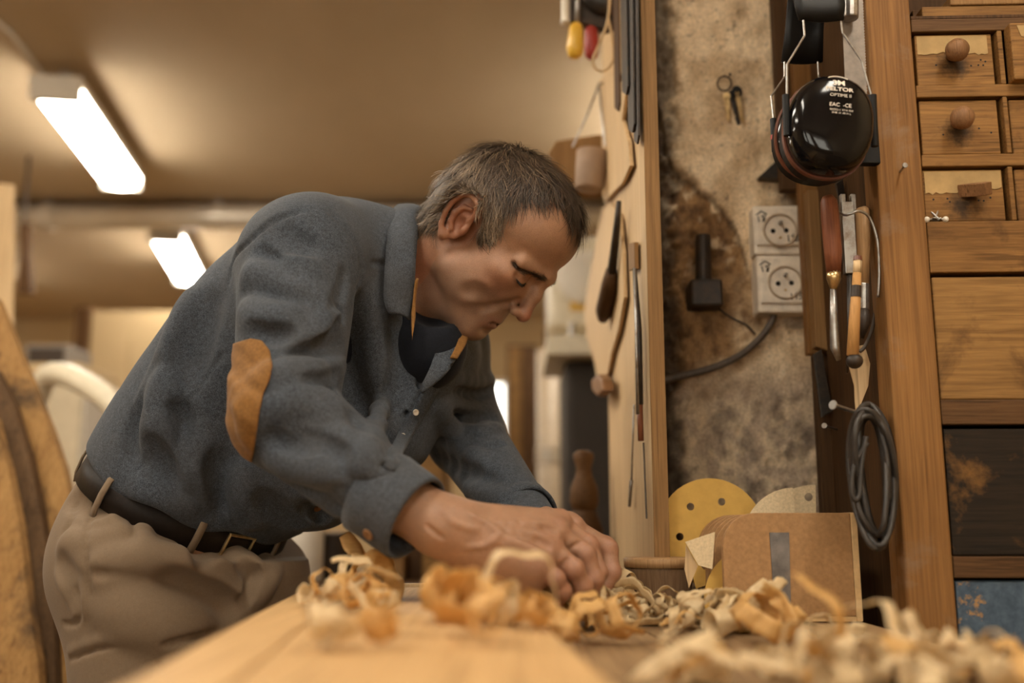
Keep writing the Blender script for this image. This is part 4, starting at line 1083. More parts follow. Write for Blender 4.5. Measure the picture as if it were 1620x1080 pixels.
# white jug
wj = thing('white_canister', on_rt(478, 2.4), 'white plastic canister standing on the rear table by the belt', 'canister')
MB().lathe(on_rt(478, 2.4), (0, 0, 1), [(0.045, 0), (0.048, 0.005), (0.048, 0.16), (0.035, 0.20), (0.018, 0.22)], 24).build('body', 'white', wj, smooth=True)
MB().lathe(on_rt(478, 2.4) + Vector((0, 0, 0.2205)), (0, 0, 1), [(0.020, 0), (0.020, 0.03)], 16).build('cap', 'cream', wj, 0.002)
gb = thing('grey_tin', on_rt(522, 2.5), 'dark grey tin beside the white canister', 'tin')
MB().lathe(on_rt(525, 2.5), (0, 0, 1), [(0.05, 0), (0.05, 0.10), (0.052, 0.102), (0.052, 0.11), (0.047, 0.11)], 22).build('body', 'iron', gb, smooth=False)
MB().lathe(on_rt(525, 2.5) + Vector((0, 0, 0.1102)), (0, 0, 1), [(0.046, 0), (0.046, 0.004)], 22).build('lid', 'steel', gb)
for (x0, x1, h, mt, lab, Y) in ((585, 640, 0.055, 'plyedge', 'tan wooden box on the rear table, seen under the near forearm', 2.45), (640, 668, 0.085, 'cabdark', 'dark narrow box between the tan boxes on the rear table', 2.5),
                            (668, 735, 0.07, 'drawer_a', 'yellow-brown box on the rear table under the wrist', 2.45)):
    a, b2 = on_rt(x0, Y), on_rt(x1, Y)
    bx_ = thing('wooden_box', ((a.x + b2.x) / 2, Y + 0.08, RT), lab, 'box')
    MB().box((a.x, Y, RT), (b2.x - 0.002, Y + 0.16, RT + h)).build('body', mt, bx_, 0.003)
    MB().box((a.x - 0.003, Y - 0.003, RT + h + 0.0005), (b2.x + 0.001, Y + 0.163, RT + h + 0.012)).build('lid', mt, bx_, 0.003)

# side stand with the turned mallet, right behind the hands
sd = thing('tool_stand', (0.06, 1.78, 0), 'dark wooden stand behind the bench carrying a turned mallet', 'stand')
MB().box((-0.06, 1.66, 0.86), (0.165, 1.95, 0.90)).build('top', 'cabdark', sd, 0.003)
for x in (-0.04, 0.145):
    for y in (1.68, 1.93): MB().box((x - 0.015, y - 0.015, 0), (x + 0.015, y + 0.015, 0.86)).build('leg', 'cabdark', sd, 0.002)
ml = thing('turned_mallet', at(925, 860, 1.80), 'dark turned wooden mallet standing upright behind the hands', 'mallet')
mb_ = at(925, 860, 1.80); mb_.z = 0.9005
hm = at(925, 712, 1.80).z - mb_.z
MB().lathe(mb_, (0, 0, 1), [(0.030, 0), (0.033, 0.01), (0.033, hm * 0.42), (0.025, hm * 0.50), (0.021, hm * 0.56)], 22).build('head', 'cabdark', ml, smooth=True)
MB().lathe(mb_, (0, 0, 1), [(0.021, hm * 0.555), (0.026, hm * 0.62), (0.024, hm * 0.72), (0.016, hm * 0.80), (0.013, hm * 0.86), (0.017, hm * 0.92), (0.019, hm * 0.97), (0.010, hm)], 22).build('handle', 'raildark', ml, smooth=True)
jr = thing('dark_jar', at(955, 880, 1.75), 'small dark jar with orange lid on the tool stand', 'jar')
jb = at(957, 880, 1.76); jb.z = 0.9005
MB().lathe(jb, (0, 0, 1), [(0.022, 0), (0.024, 0.004), (0.024, 0.045), (0.02, 0.052)], 20).build('body', 'iron', jr, smooth=True)
MB().lathe(jb + Vector((0, 0, 0.0525)), (0, 0, 1), [(0.023, 0), (0.023, 0.016)], 20).build('lid', 'orange', jr, 0.002)
blk = MB().box((at(893, 840, 1.85).x, 1.85, 0.9005), (at(912, 840, 1.85).x, 1.9, 0.985)).build('wood_block', 'cabdark', None, 0.003)
tag(blk, 'dark upright wood block beside the mallet', 'block')

# band saw: cream upper wheel housing, table, dark base
bs = thing('band_saw', (0.27, 3.3, 0), 'cream band saw with yellow sticker and steel table', 'band saw')
a, b2 = at(868, 372, 3.2), at(985, 520, 3.2)
MB().box((a.x, 3.2, b2.z), (b2.x, 3.5, a.z)).build('upper_housing', 'cream', bs, 0.03, seg=4)
MB().lathe(at(925, 440, 3.19), (0, -1, 0), [(0.09, -0.01), (0.09, 0.012), (0.075, 0.02)], 30).build('door_disc', 'white', bs, smooth=True)
s0, s1 = at(902, 462, 3.19), at(930, 490, 3.19)
MB().box((s0.x, 3.192, s1.z), (s1.x, 3.199, s0.z)).build('sticker', 'yellow', bs)
t0, t1 = at(865, 530, 3.0), at(955, 560, 3.0)
MB().box((t0.x, 3.0, t1.z), (t1.x + 0.05, 3.5, t0.z)).build('table', 'cream', bs, 0.004)
k0 = at(945, 530, 3.4)
MB().box((k0.x, 3.38, 0.9), (k0.x + 0.12, 3.5, k0.z + 0.1)).build('column', 'cream', bs, 0.01)
MB().box((t0.x + 0.06, 3.1, 0.0), (t1.x + 0.05, 3.5, t1.z - 0.001)).build('base', 'darkgap', bs, 0.02)
MB().tube([at(905, 510, 3.12), at(905, 532, 3.12)], 0.012, 10).build('blade_guide', 'steel', bs)

# shelves with boxes right of the posts
sh = thing('rear_shelves', (0.45, 4.4, 0), 'dark shelving behind the band saw loaded with boxes', 'shelves')
for z in (0.5, 0.95, 1.35, 1.75):
    MB().box((0.15, 4.2, z), (1.2, 4.6, z + 0.03)).build('shelf', 'cabdark', sh, 0.002)
for x in (0.15, 1.17):
    for y in (4.2, 4.57): MB().box((x, y, 0), (x + 0.03, y + 0.03, 1.9)).build('upright', 'cabdark', sh, 0.002)
MB().box((0.15, 4.6, 0), (1.2, 4.615, 1.9)).build('back', 'darkgap', sh)
bxs = [(0.18, 0.32, 0.98, 0.16, 'ply', 'pale box on the middle shelf'), (0.33, 0.50, 0.98, 0.22, 'plyedge', 'brown tall box on the middle shelf'),
       (0.19, 0.40, 1.38, 0.14, 'cream', 'cream box on the upper shelf'), (0.42, 0.60, 1.38, 0.2, 'drawer_a', 'orange-brown box on the upper shelf'), (0.2, 0.45, 0.53, 0.2, 'socket', 'grey box on the lowest shelf')]
for x0, x1, z, h, mt, lab in bxs:
    bb = thing('storage_box', ((x0 + x1) / 2, 4.35, z + 0.0005), lab, 'box', 'boxes on the rear shelves')
    MB().box((x0, 4.22, z + 0.0005), (x1 - 0.01, 4.5, z + h * 0.75)).build('body', mt, bb, 0.004)
    MB().box((x0 - 0.004, 4.216, z + h * 0.75 + 0.0005), (x1 - 0.006, 4.504, z + h)).build('lid', mt, bb, 0.004)

# posts: brown cupboard door, pale pipe
def tall(px0, px1, y0, Y, name, mat, label, cat, z0=0.0, d=0.06):
    a, b2 = at(px0, 700, Y), at(px1, 700, Y); zt = at(px0, y0, Y).z
    o = MB().box((a.x, Y, z0), (b2.x, Y + d, zt)).build(name, mat, None, 0.004); return tag(o, label, cat)
cu = thing('tall_cupboard', (at(822, 700, 5.0).x, 5.2, 0), 'brown wooden cupboard beside the bright window', 'cupboard')
a, b2 = at(802, 700, 5.0), at(850, 700, 5.0); zt = at(802, 545, 5.0).z
MB().box((a.x, 5.0, 0), (b2.x, 5.4, zt)).build('carcass', 'raildark', cu, 0.004)
MB().box((a.x + 0.01, 4.98, 0.05), (a.x + 0.075, 4.999, zt - 0.02)).build('door', 'drawer_a', cu, 0.003)
MB().box((a.x + 0.08, 4.98, 0.05), (b2.x - 0.01, 4.999, zt - 0.02)).build('door', 'raildark', cu, 0.003)
pp = thing('white_pipe', (at(868, 700, 4.0).x, 4.0, 0), 'white vertical dust pipe standing behind the mallet', 'pipe')
MB().tube([(at(868, 700, 4.0).x, 4.0, 0), (at(868, 700, 4.0).x, 4.0, at(868, 555, 4.0).z)], 0.048, 20).build('pipe', 'socket_in', pp, smooth=True)
MB().tube([(at(868, 700, 4.0).x, 4.0, 1.25), (at(868, 700, 4.0).x, 4.0, 1.31)], 0.053, 20).build('joint_band', 'duct', pp)
tall(885, 905, 600, 4.05, 'pale_board', 'ply', 'pale upright board leaning beside the white pipe', 'board', 0, 0.02)
ob = thing('orange_cabinet', (at(670, 760, 3.4).x, 3.6, 0), 'orange-brown cabinet seen between the two arms', 'cabinet')
a, b2 = at(640, 760, 3.4), at(705, 760, 3.4); zt = at(670, 660, 3.4).z
MB().box((a.x, 3.4, 0), (b2.x, 3.8, zt)).build('carcass', 'drawer_a', ob, 0.004)
MB().box((a.x + 0.01, 3.385, 0.1), (b2.x - 0.01, 3.399, zt - 0.02)).build('door', 'drawer_a', ob, 0.003)
MB().sphere((b2.x - 0.03, 3.378, 1.0), 0.012).build('knob', 'knobwood', ob, smooth=True)

# far left: pale board, dark clamp, hose, grey box, shelf
pb = MB().hexa([at(-40, 1040, 3.0), at(14, 1040, 3.0), at(24, 292, 3.0), at(-40, 288, 3.0), at(-40, 1040, 3.03), at(14, 1040, 3.03), at(24, 292, 3.03), at(-40, 288, 3.03)]).build('pale_board', 'ply', None, 0.003)
tag(pb, 'tall pale board standing at the far left edge of the picture', 'board')
dc = thing('hanging_clamp', at(38, 465, 4.4), 'dark wooden clamp hanging on the far left beyond the pale board', 'clamp')
MB().prism([at(30, 352, 4.4), at(47, 352, 4.4), at(44, 400, 4.4), at(50, 462, 4.4), at(26, 462, 4.4), at(32, 400, 4.4)], (0, 0.04, 0)).build('jaw', 'cabdark', dc, 0.004)
MB().tube([at(38, 356, 4.42), Vector((at(38, 330, 4.42).x, 4.42, ZC))], 0.008, 8).build('cord', 'iron', dc)
hs = thing('dust_hose', at(140, 720, 2.7), 'white curved dust hose arching behind the back of the man', 'hose')
hp = smooth_path([at(55, 640, 2.9), at(72, 598, 2.85), at(100, 592, 2.8), at(140, 610, 2.75), at(178, 640, 2.7), at(205, 690, 2.7), at(215, 780, 2.7), at(218, 900, 2.7)])
MB().tube(hp, [0.031 + 0.003 * (i % 2) for i in range(len(hp))], 18).build('hose', 'cream', hs, smooth=True)
wc = thing('white_cabinet', at(150, 900, 3.4), 'white cabinet standing left behind the man below the hose', 'cabinet')
a, b2 = at(85, 760, 3.4), at(128, 760, 3.4); zt = at(100, 600, 3.4).z
MB().box((a.x - 0.1, 3.4, 0), (b2.x, 3.7, zt)).build('carcass', 'white', wc, 0.004)
MB().box((a.x - 0.09, 3.385, 0.1), (b2.x - 0.01, 3.399, zt - 0.02)).build('door', 'cream', wc, 0.003)
gx = thing('grey_monitor', at(75, 580, 4.6), 'flat grey box on the far left shelf', 'box')
a, b2 = at(40, 545, 4.6), at(108, 580, 4.6)
MB().box((a.x, 4.6, b2.z), (b2.x, 4.85, a.z)).build('body', plain('grey_box_paint', (0.20, 0.17, 0.14), 0.6), gx, 0.006)
MB().box((a.x + 0.02, 4.592, b2.z + 0.015), (b2.x - 0.02, 4.599, a.z - 0.015)).build('front', 'iron', gx, 0.003)
ls = thing('wall_shelf', (-2.5, 4.7, 0), 'pale shelf unit carrying the flat grey box', 'shelf unit')
MB().box((a.x - 0.3, 4.5, b2.z - 0.035), (b2.x + 0.1, 4.95, b2.z - 0.0005)).build('shelf', 'wallcream', ls, 0.003)
for x in (a.x - 0.3, b2.x + 0.07): MB().box((x, 4.5, 0), (x + 0.03, 4.95, b2.z - 0.036)).build('side', 'wallcream', ls, 0.003)
# tan partition and dark frame behind the back
pt2 = thing('tan_partition', at(230, 600, 5.8), 'tan boarded partition with a dark post behind the back of the man', 'partition')
a, b2 = at(138, 600, 5.8), at(460, 600, 5.8); zt = at(200, 492, 5.8).z
nb = 5
for i in range(nb):
    x0 = a.x + (b2.x - a.x) * i / nb; x1 = a.x + (b2.x - a.x) * (i + 1) / nb - 0.004
    MB().box((x0, 5.8, 0), (x1, 5.83, zt)).build('board', 'wallcream', pt2, 0.003)
MB().box((a.x - 0.09, 5.78, 0), (a.x - 0.002, 5.86, zt + 0.02)).build('post', 'raildark', pt2, 0.004)

# leaning slabs with bark edges, left behind the man
M['slabwood'] = wood('sawn_slab_wood', (0.24, 0.12, 0.036), (0.42, 0.24, 0.085), 'Z', 0.5, 0.65, (0.06, 0.035, 0.018), 0.60)
M['slabdark'] = wood('bark_edge_wood', (0.06, 0.034, 0.016), (0.15, 0.085, 0.04), 'Z', 0.6, 0.8)
def slab(L, Rr, Y0, Y1, th, mat, label):
    """leaning waney slab; L, Rr are outlines (px,py) top to bottom; leans from Y0 (bottom) to Y1 (top)"""
    ys = [p_[1] for p_ in L + Rr]; lo_, hi_ = min(ys), max(ys)
    def q(p_):
        t = (hi_ - p_[1]) / (hi_ - lo_); return at(p_[0], p_[1], Y0 + (Y1 - Y0) * t)
    pts = [q(p_) for p_ in L] + [q(p_) for p_ in Rr[::-1]]
    o = MB().prism(pts, (0, th, 0)).build('leaning_slab', mat, None, 0.004)
    return tag(o, label, 'slab', 'slabs leaning at the left')
slab([(-90, 440), (-90, 800), (-90, 1250)], [(-6, 470), (22, 540), (52, 610), (80, 680), (100, 740), (112, 800), (116, 900), (116, 1250)], 1.75, 2.0, 0.03, 'slabwood', 'pale sawn slab leaning behind the others at the left')
slab([(-90, 560), (-90, 900), (-90, 1300)], [(-8, 585), (20, 640), (45, 720), (62, 800), (74, 880), (84, 980), (92, 1300)], 1.70, 1.93, 0.03, 'slabdark', 'dark bark-edged slab in the middle of the leaning slabs')
slab([(-90, 640), (-90, 900), (-90, 1300)], [(-10, 660), (12, 740), (30, 830), (42, 930), (60, 1050), (72, 1300)], 1.64, 1.86, 0.03, 'slabwood', 'golden slab with dark streaks, front one of the leaning slabs')
# ================================================================== wood shavings
def shaving_mesh(name, seed, kind, mat):
    r_ = random.Random(seed); n = 34
    rows = []
    width = r_.uniform(0.012, 0.024) * (0.6 if kind == 'ribbon' else 1)
    turns = {'curl': r_.uniform(0.9, 1.7), 'ribbon': r_.uniform(0.35, 0.75), 'scroll': r_.uniform(1.1, 1.8)}[kind]
    r0 = {'curl': r_.uniform(0.009, 0.015), 'ribbon': r_.uniform(0.020, 0.036), 'scroll': r_.uniform(0.008, 0.012)}[kind]
    pitch = r_.uniform(0.014, 0.034) * (1 if r_.random() < .5 else -1) if kind != 'scroll' else r_.uniform(-0.007, 0.007)
    gro = r_.uniform(-0.3, 0.5) if kind != 'scroll' else r_.uniform(0.25, 0.6)
    if kind == 'scroll': width = r_.uniform(0.018, 0.030)
    ph = r_.uniform(0, 6)
    for i in range(n):
        t = i / (n - 1); a = 2 * math.pi * turns * t
        rr = r0 * (1 + gro * t) * (1 + 0.10 * math.sin(5 * a + ph))
        c = Vector((rr * math.cos(a), pitch * turns * t, rr * math.sin(a)))
        tw = 0.35 * math.sin(a * 0.7 + ph)
        ax = Vector((0.25 * math.sin(a + ph), math.cos(tw), math.sin(tw))).normalized()
        w = width * (0.35 + 0.65 * min(1, t * 6, (1 - t) * 7 + 0.15)) / 2
        wob = 0.0012 * math.sin(9 * t * 6.28 + ph)
        rows.append([c - ax * w, c - ax * (w * 0.4) + Vector((wob, 0, wob)), c + ax * (w * 0.4), c + ax * (w + wob)])
    m = MB().sheet(rows)
    me = bpy.data.meshes.new(name); 
    v = np.array([tuple(x) for x in m.v]); v -= np.array([(v[:, 0].min() + v[:, 0].max()) / 2, (v[:, 1].min() + v[:, 1].max()) / 2, (v[:, 2].min() + v[:, 2].max()) / 2])
    me.from_pydata([tuple(x) for x in v], [], m.f); me.materials.append(M[mat])
    me.polygons.foreach_set('use_smooth', [True] * len(me.polygons))
    return me
SM = {'pale': [], 'gold': []}
for i in range(9):
    SM['pale'].append(shaving_mesh('pale_shaving', 100 + i, ('curl', 'ribbon', 'scroll')[i % 3], 'shav_pale'))
    SM['gold'].append(shaving_mesh('golden_shaving', 200 + i, ('curl', 'scroll', 'ribbon')[i % 3], 'shav_gold'))
sr = random.Random(21)
MV = {}
def shaving(p, kind, size, label, group=None, rot=None, idx=None):
    k_ = sr.randrange(9) if idx is None else idx
    me = SM[kind][k_]
    if '%' in label: label = label % (('loosely curled', 'long ribbon-like', 'rolled-up') if kind == 'pale' else ('loosely curled', 'rolled-up', 'long ribbon-like'))[k_ % 3]
    o = bpy.data.objects.new('wood_shaving', me); COL.objects.link(o)
    if me.name not in MV: MV[me.name] = np.array([tuple(v.co) for v in me.vertices])
    best = None
    for _ in range(3):                                          # of three chance poses it settles in the flattest
        e_ = rot or (sr.uniform(-1.5, 1.5), sr.uniform(-1.5, 1.5), sr.uniform(0, 6.28))
        zz = (MV[me.name] @ np.array(Euler(e_).to_matrix()).T)[:, 2]; ext = zz.max() - zz.min()
        if best is None or ext < best[0]: best = (ext, e_)
    o.rotation_euler = best[1]; o.scale = (size,) * 3
    lowest = (MV[me.name] @ np.array(o.rotation_euler.to_matrix()).T)[:, 2].min() * size
    o.location = (p[0], p[1], p[2] - lowest + 0.0006)          # rests on p
    m_ = o.modifiers.new('thickness', 'SOLIDIFY'); m_.thickness = 0.0004; m_.offset = 0
    return tag(o, label, 'wood shaving', group)
def top_z(x, y):
    """surface under a shaving: planed board or bench top"""
    c, s_ = math.cos(BR), math.sin(BR); dx, dy = x + 0.19, y - 0.50
    u = dx * c + dy * s_; v = -dx * s_ + dy * c
    return WZ if (-0.0 < u < 0.24 and v < 0.765) else BZ
def heap(spec, kind_p, label_p, label_g, gname, n, spots):
    """n shavings over a list of (px,py,radius_px) spots lying on the bench"""
    for i in range(n):
        px_, py_, rad, hz = spec[i % len(spec)]
        z0 = BZ if px_ > 850 else WZ
        p = at_z(px_, py_, z0)
        sc_ = p.y / F
        q = Vector((p.x + sr.gauss(0, 0.5) * rad * sc_, p.y + sr.gauss(0, 0.5) * rad * sc_, 0))
        d = math.hypot(q.x - p.x, q.y - p.y) / (rad * sc_ + 1e-6)
        size = sr.uniform(0.55, 0.95)
        z = top_z(q.x, q.y) + sr.random() * hz * 0.7 * max(0.05, 1 - d * 0.8)
        kd = 'pale' if sr.random() < kind_p else 'gold'
        lab = (label_p if kd == 'pale' else label_g) % spots[i % len(spec)]
        shaving((q.x, q.y, z), kd, size, lab, gname)
# pale heap between the hands and the rack
heap([(1000, 990, 45, 0.022), (1050, 992, 45, 0.022), (1090, 997, 50, 0.026), (1130, 1002, 45, 0.026), (1165, 1002, 35, 0.016), (990, 975, 30, 0.03), (1020, 970, 35, 0.028)], 0.9,
     'pale %%s shaving %s', 'golden %%s shaving %s', 'shavings heaped before the rack', 62,
     ['right beside the fingertips', 'in front of the round box', 'below the yellow disc', 'below the white paper flap', 'at the corner of the rack', 'between fingertips and round box', 'against the round box'])
# golden heap under the hands
heap([(900, 992, 45, 0.012), (870, 992, 45, 0.010), (940, 998, 45, 0.012), (965, 975, 35, 0.02), (985, 955, 28, 0.04)], 0.4,
     'pale %%s shaving %s', 'golden %%s shaving %s', 'shavings under the hands', 44,
     ['under the ring finger', 'under the little finger', 'in front of the index finger', 'under the far hand', 'piled behind the fingertips'])
heap([(790, 985, 40, 0.006), (830, 992, 40, 0.006)], 0.4, 'pale %%s shaving %s', 'golden %%s shaving %s', 'shavings below the wrist', 10,
     ['on the board below the wrist', 'at the board edge below the palm'])
# small tangle on the far corner of the planed board
heap([(520, 962, 30, 0.018), (545, 955, 30, 0.022), (575, 970, 30, 0.01)], 0.75, 'pale %%s shaving %s', 'golden %%s shaving %s', 'shavings on the board corner', 13,
     ['on the far corner of the planed board', 'in the tangle on the far board corner', 'beside the twisted standing ribbon'])
# big blurred curls near the lens
near = [(720, 992, WZ, 1.5, 'gold', 'large golden curl in front of the wrist on the planed board', 0.017), (705, 972, WZ, 1.1, 'gold', 'golden curl behind the large curl on the planed board', 0.014), (775, 1008, WZ, 1.25, 'gold', 'golden rolled curl touching the large one on the planed board', 0.02),
        (600, 1010, WZ, 0.9, 'gold', 'blurred golden flake alone on the planed board', 0.008), (520, 1015, WZ, 0.9, 'pale', 'blurred pale shaving near the board edge', 0.008),
        (935, 1000, BZ + 0.004, 1.1, 'gold', 'golden curl in front of the fingertips', 0.008), (985, 1005, BZ + 0.004, 1.1, 'gold', 'golden curl beside the one before the fingertips', 0.006), (890, 1010, BZ + 0.004, 1.0, 'gold', 'golden curl below the pinky finger', 0.006),
        (1215, 1012, BZ, 1.55, 'gold', 'rolled golden curl lying before the sanding rack', 0.016), (1200, 1008, BZ, 1.3, 'gold', 'upright golden curl leaning on the sanding rack', 0.038), (1240, 1005, BZ, 1.2, 'gold', 'golden curl beside the rolled one before the rack', 0.02),
        (1330, 1004, BZ, 0.9, 'pale', 'long pale shaving lying below the rack corner', 0.006), (1300, 1006, BZ, 0.8, 'pale', 'small pale shaving below the grey metal strip', 0.006)]
for (px_, py_, z, sz, kd, lab, dz) in near:
    p = at_z(px_, py_ + 12, z); shaving((p.x, p.y, p.z + dz * 0.25), kd, sz, lab, None, None, (0, 1, 3, 6, 7)[int(px_ / 5) % 5] if kd == 'gold' and sz > 1 else None)
# foreground heap at the lower right, close to the lens
heap([(1250, 1082, 80, 0.004), (1350, 1076, 80, 0.008), (1430, 1072, 55, 0.022), (1520, 1078, 60, 0.016), (1575, 1080, 50, 0.022), (1080, 1086, 70, 0.003), (1400, 1095, 80, 0.014), (1300, 1100, 80, 0.008), (1500, 1100, 80, 0.016)], 0.78,
     'blurred pale %%s shaving %s', 'blurred golden %%s shaving %s', 'shavings close to the lens', 50,
     ['in the loose patch below the rack', 'in the heap below the rack corner', 'in the tall blurred heap before the post', 'in the blurred heap before the blue drawer', 'in the peak before the blue drawer',
      'lying apart at the bottom of the picture', 'at the bottom edge before the post', 'at the bottom edge below the rack', 'at the bottom edge before the blue drawer'])
# the long twisted ribbon hanging from under the cuff
rib = [(545, 845, 1.10), (556, 862, 1.09), (566, 880, 1.08), (560, 888, 1.075), (572, 893, 1.06), (590, 880, 1.05), (603, 888, 1.06), (612, 902, 1.07), (622, 920, 1.07), (628, 940, 1.06), (622, 955, 1.055), (608, 966, 1.06)]
path = smooth_path([at(x, y, Y) for x, y, Y in rib], 4)
rows = []
for i, p in enumerate(path):
    t = i / (len(path) - 1); tg = (path[min(i + 1, len(path) - 1)] - path[max(i - 1, 0)]).normalized()
    side = tg.cross(Vector((math.sin(t * 5), -1, 0.3 * math.cos(t * 9)))).normalized()
    w = 0.0125 * (0.65 + 0.35 * math.sin(t * 14) ** 2) * (0.8 if t < 0.15 else 1)
    bow = Vector((0, -1, 0)) * 0.003
    rows.append([p - side * w, p - side * w * 0.4 + bow, p + side * w * 0.4 + bow, p + side * w])
tag(MB().sheet(rows).build('wood_shaving', 'shav_gold', None, solid=0.0005, smooth=True), 'long golden twisted shaving standing up below the shirt cuff', 'wood shaving')
# ================================================================== the man: smooth-blended volumes turned into one skin
class Field:
    def __init__(s, lo, hi, h):
        s.h = h; s.lo = np.array(lo, float); s.n = np.ceil((np.array(hi) - s.lo) / h).astype(int) + 1
        s.ax = [(s.lo[i] + h * np.arange(s.n[i])).astype(np.float32) for i in range(3)]
        s.f = np.full(tuple(s.n), 300.0 * h, np.float32)
    def sl(s, lo, hi, m):
        a = np.clip(np.floor((np.array(lo) - m - s.lo) / s.h).astype(int), 0, s.n); b = np.clip(np.ceil((np.array(hi) + m - s.lo) / s.h).astype(int) + 1, 0, s.n)
        return tuple(slice(int(x), int(y)) for x, y in zip(a, b))
    def op(s, fn, lo, hi, k, mode):
        m = k + 3 * s.h; q = s.sl(lo, hi, m)
        if any(x.stop <= x.start for x in q): return
        X = s.ax[0][q[0]][:, None, None]; Y = s.ax[1][q[1]][None, :, None]; Z = s.ax[2][q[2]][None, None, :]
        d = fn(X, Y, Z).astype(np.float32); a = s.f[q]
        if mode == '+':
            t = np.maximum(k - np.abs(a - d), 0) / k; s.f[q] = np.minimum(a, d) - t * t * (k * 0.25)
        else:
            d = -d; t = np.maximum(k - np.abs(a - d), 0) / k; s.f[q] = np.maximum(a, d) + t * t * (k * 0.25)
    def cone(s, a, b, r1, r2, k=0.02, mode='+'):
        a = np.array(a, float); b = np.array(b, float); ba = b - a; L2 = max(ba @ ba, 1e-12)
        def fn(X, Y, Z):
            t = np.clip(((X - a[0]) * ba[0] + (Y - a[1]) * ba[1] + (Z - a[2]) * ba[2]) / L2, 0, 1)
            return np.sqrt((X - a[0] - t * ba[0]) ** 2 + (Y - a[1] - t * ba[1]) ** 2 + (Z - a[2] - t * ba[2]) ** 2) - (r1 + (r2 - r1) * t)
        R_ = max(r1, r2); s.op(fn, np.minimum(a, b) - R_, np.maximum(a, b) + R_, k, mode)
    def ell(s, c, r, k=0.02, A=None, mode='+'):
        """ellipsoid; rows of A are its axes"""
        c = np.array(c, float); r = np.array(r, float); A = np.eye(3) if A is None else np.array([tuple(x) for x in A], float)
        def fn(X, Y, Z):
            k0 = 0; k1 = 0
            for i in range(3):
                q = (X - c[0]) * A[i, 0] + (Y - c[1]) * A[i, 1] + (Z - c[2]) * A[i, 2]
                k0 = k0 + (q / r[i]) ** 2; k1 = k1 + (q / r[i] ** 2) ** 2
            k0 = np.sqrt(k0); return k0 * (k0 - 1) / np.maximum(np.sqrt(k1), 1e-6)
        e = np.sqrt(((A * r[:, None]) ** 2).sum(0)); s.op(fn, c - e, c + e, k, mode)
    def chain(s, pts, rs, k=0.01, mode='+'):
        for i in range(len(pts) - 1): s.cone(pts[i], pts[i + 1], rs[i], rs[i + 1], k, mode)
    def val(s, p):
        i = np.clip(((np.asarray(p) - s.lo) / s.h), 0, s.n - 1.001); j = i.astype(int); f = i - j; v = 0
        for dx in (0, 1):
            for dy in (0, 1):
                for dz in (0, 1):
                    v = v + s.f[j[..., 0] + dx, j[..., 1] + dy, j[..., 2] + dz] * (f[..., 0] if dx else 1 - f[..., 0]) * (f[..., 1] if dy else 1 - f[..., 1]) * (f[..., 2] if dz else 1 - f[..., 2])
        return v
    def grad(s, p):
        e = s.h; g = np.stack([s.val(p + np.eye(3)[i] * e) - s.val(p - np.eye(3)[i] * e) for i in range(3)], -1)
        return g / np.maximum(np.linalg.norm(g, axis=-1, keepdims=True), 1e-9)
    def hit(s, px, py, y0=0.9, y1=1.75):
        """first surface point on the sight line through a picture point"""
        d = np.array(ray(px, py)); d = d / d[1]; ys = np.arange(y0, y1, s.h * 0.5); P_ = np.array(CAM) + d * ys[:, None]
        ok = np.all((P_ > s.lo) & (P_ < s.lo + s.h * (s.n - 1)), 1); v = np.where(ok, s.val(P_), 1.0)
        i = np.nonzero(v < 0)[0]
        return None if len(i) == 0 else P_[i[0]]
    def mesh(s):
        f = s.f; ins = f < 0; nx, ny, nz = f.shape
        c = np.zeros((nx - 1, ny - 1, nz - 1), np.uint8)
        for dx in (0, 1):
            for dy in (0, 1):
                for dz in (0, 1): c += ins[dx:nx - 1 + dx, dy:ny - 1 + dy, dz:nz - 1 + dz]
        I = np.argwhere((c > 0) & (c < 8)); idx = np.full(c.shape, -1, np.int32); idx[tuple(I.T)] = np.arange(len(I))
        acc = np.zeros((len(I), 3)); cnt = np.zeros(len(I))
        off = [(x, y, z) for x in (0, 1) for y in (0, 1) for z in (0, 1)]
        fv = {o: f[I[:, 0] + o[0], I[:, 1] + o[1], I[:, 2] + o[2]] for o in off}
        for o in off:
            for a in range(3):
                if o[a] == 0:
                    o2 = list(o); o2[a] = 1; o2 = tuple(o2); a0, a1 = fv[o], fv[o2]; m = (a0 < 0) != (a1 < 0)
                    t = np.where(m, a0 / np.where(m, a0 - a1, 1), 0); p = np.tile(np.array(o, float), (len(I), 1)); p[:, a] += t
                    acc[m] += p[m]; cnt[m] += 1
        V = s.lo + s.h * (I + acc / cnt[:, None]); Q = []
        for a in range(3):
            b, d = (a + 1) % 3, (a + 2) % 3
            lo_ = [slice(None)] * 3; hi_ = [slice(None)] * 3; lo_[a] = slice(0, f.shape[a] - 1); hi_[a] = slice(1, f.shape[a])
            A0 = ins[tuple(lo_)]; A1 = ins[tuple(hi_)]; E = np.argwhere(A0 != A1)
            E = E[(E[:, b] > 0) & (E[:, d] > 0) & (E[:, b] < f.shape[b] - 1) & (E[:, d] < f.shape[d] - 1)]
            eb = np.zeros(3, int); eb[b] = 1; ed = np.zeros(3, int); ed[d] = 1
            q = np.stack([idx[tuple((E - eb - ed).T)], idx[tuple((E - ed).T)], idx[tuple(E.T)], idx[tuple((E - eb).T)]], 1)
            fl = A0[tuple(E.T)]; q[~fl] = q[~fl][:, ::-1]; Q.append(q)
        Q = np.vstack(Q); return V, Q[(Q >= 0).all(1)]
def relax(V, Q, n=2, lam=0.5):
    for _ in range(n):
        a = np.zeros_like(V); c = np.zeros(len(V))
        for i in range(4):
            np.add.at(a, Q[:, i], V[Q[:, (i + 1) % 4]]); np.add.at(c, Q[:, i], 1); np.add.at(a, Q[:, (i + 1) % 4], V[Q[:, i]]); np.add.at(c, Q[:, (i + 1) % 4], 1)
        V = V + lam * (a / np.maximum(c, 1)[:, None] - V)
    return V
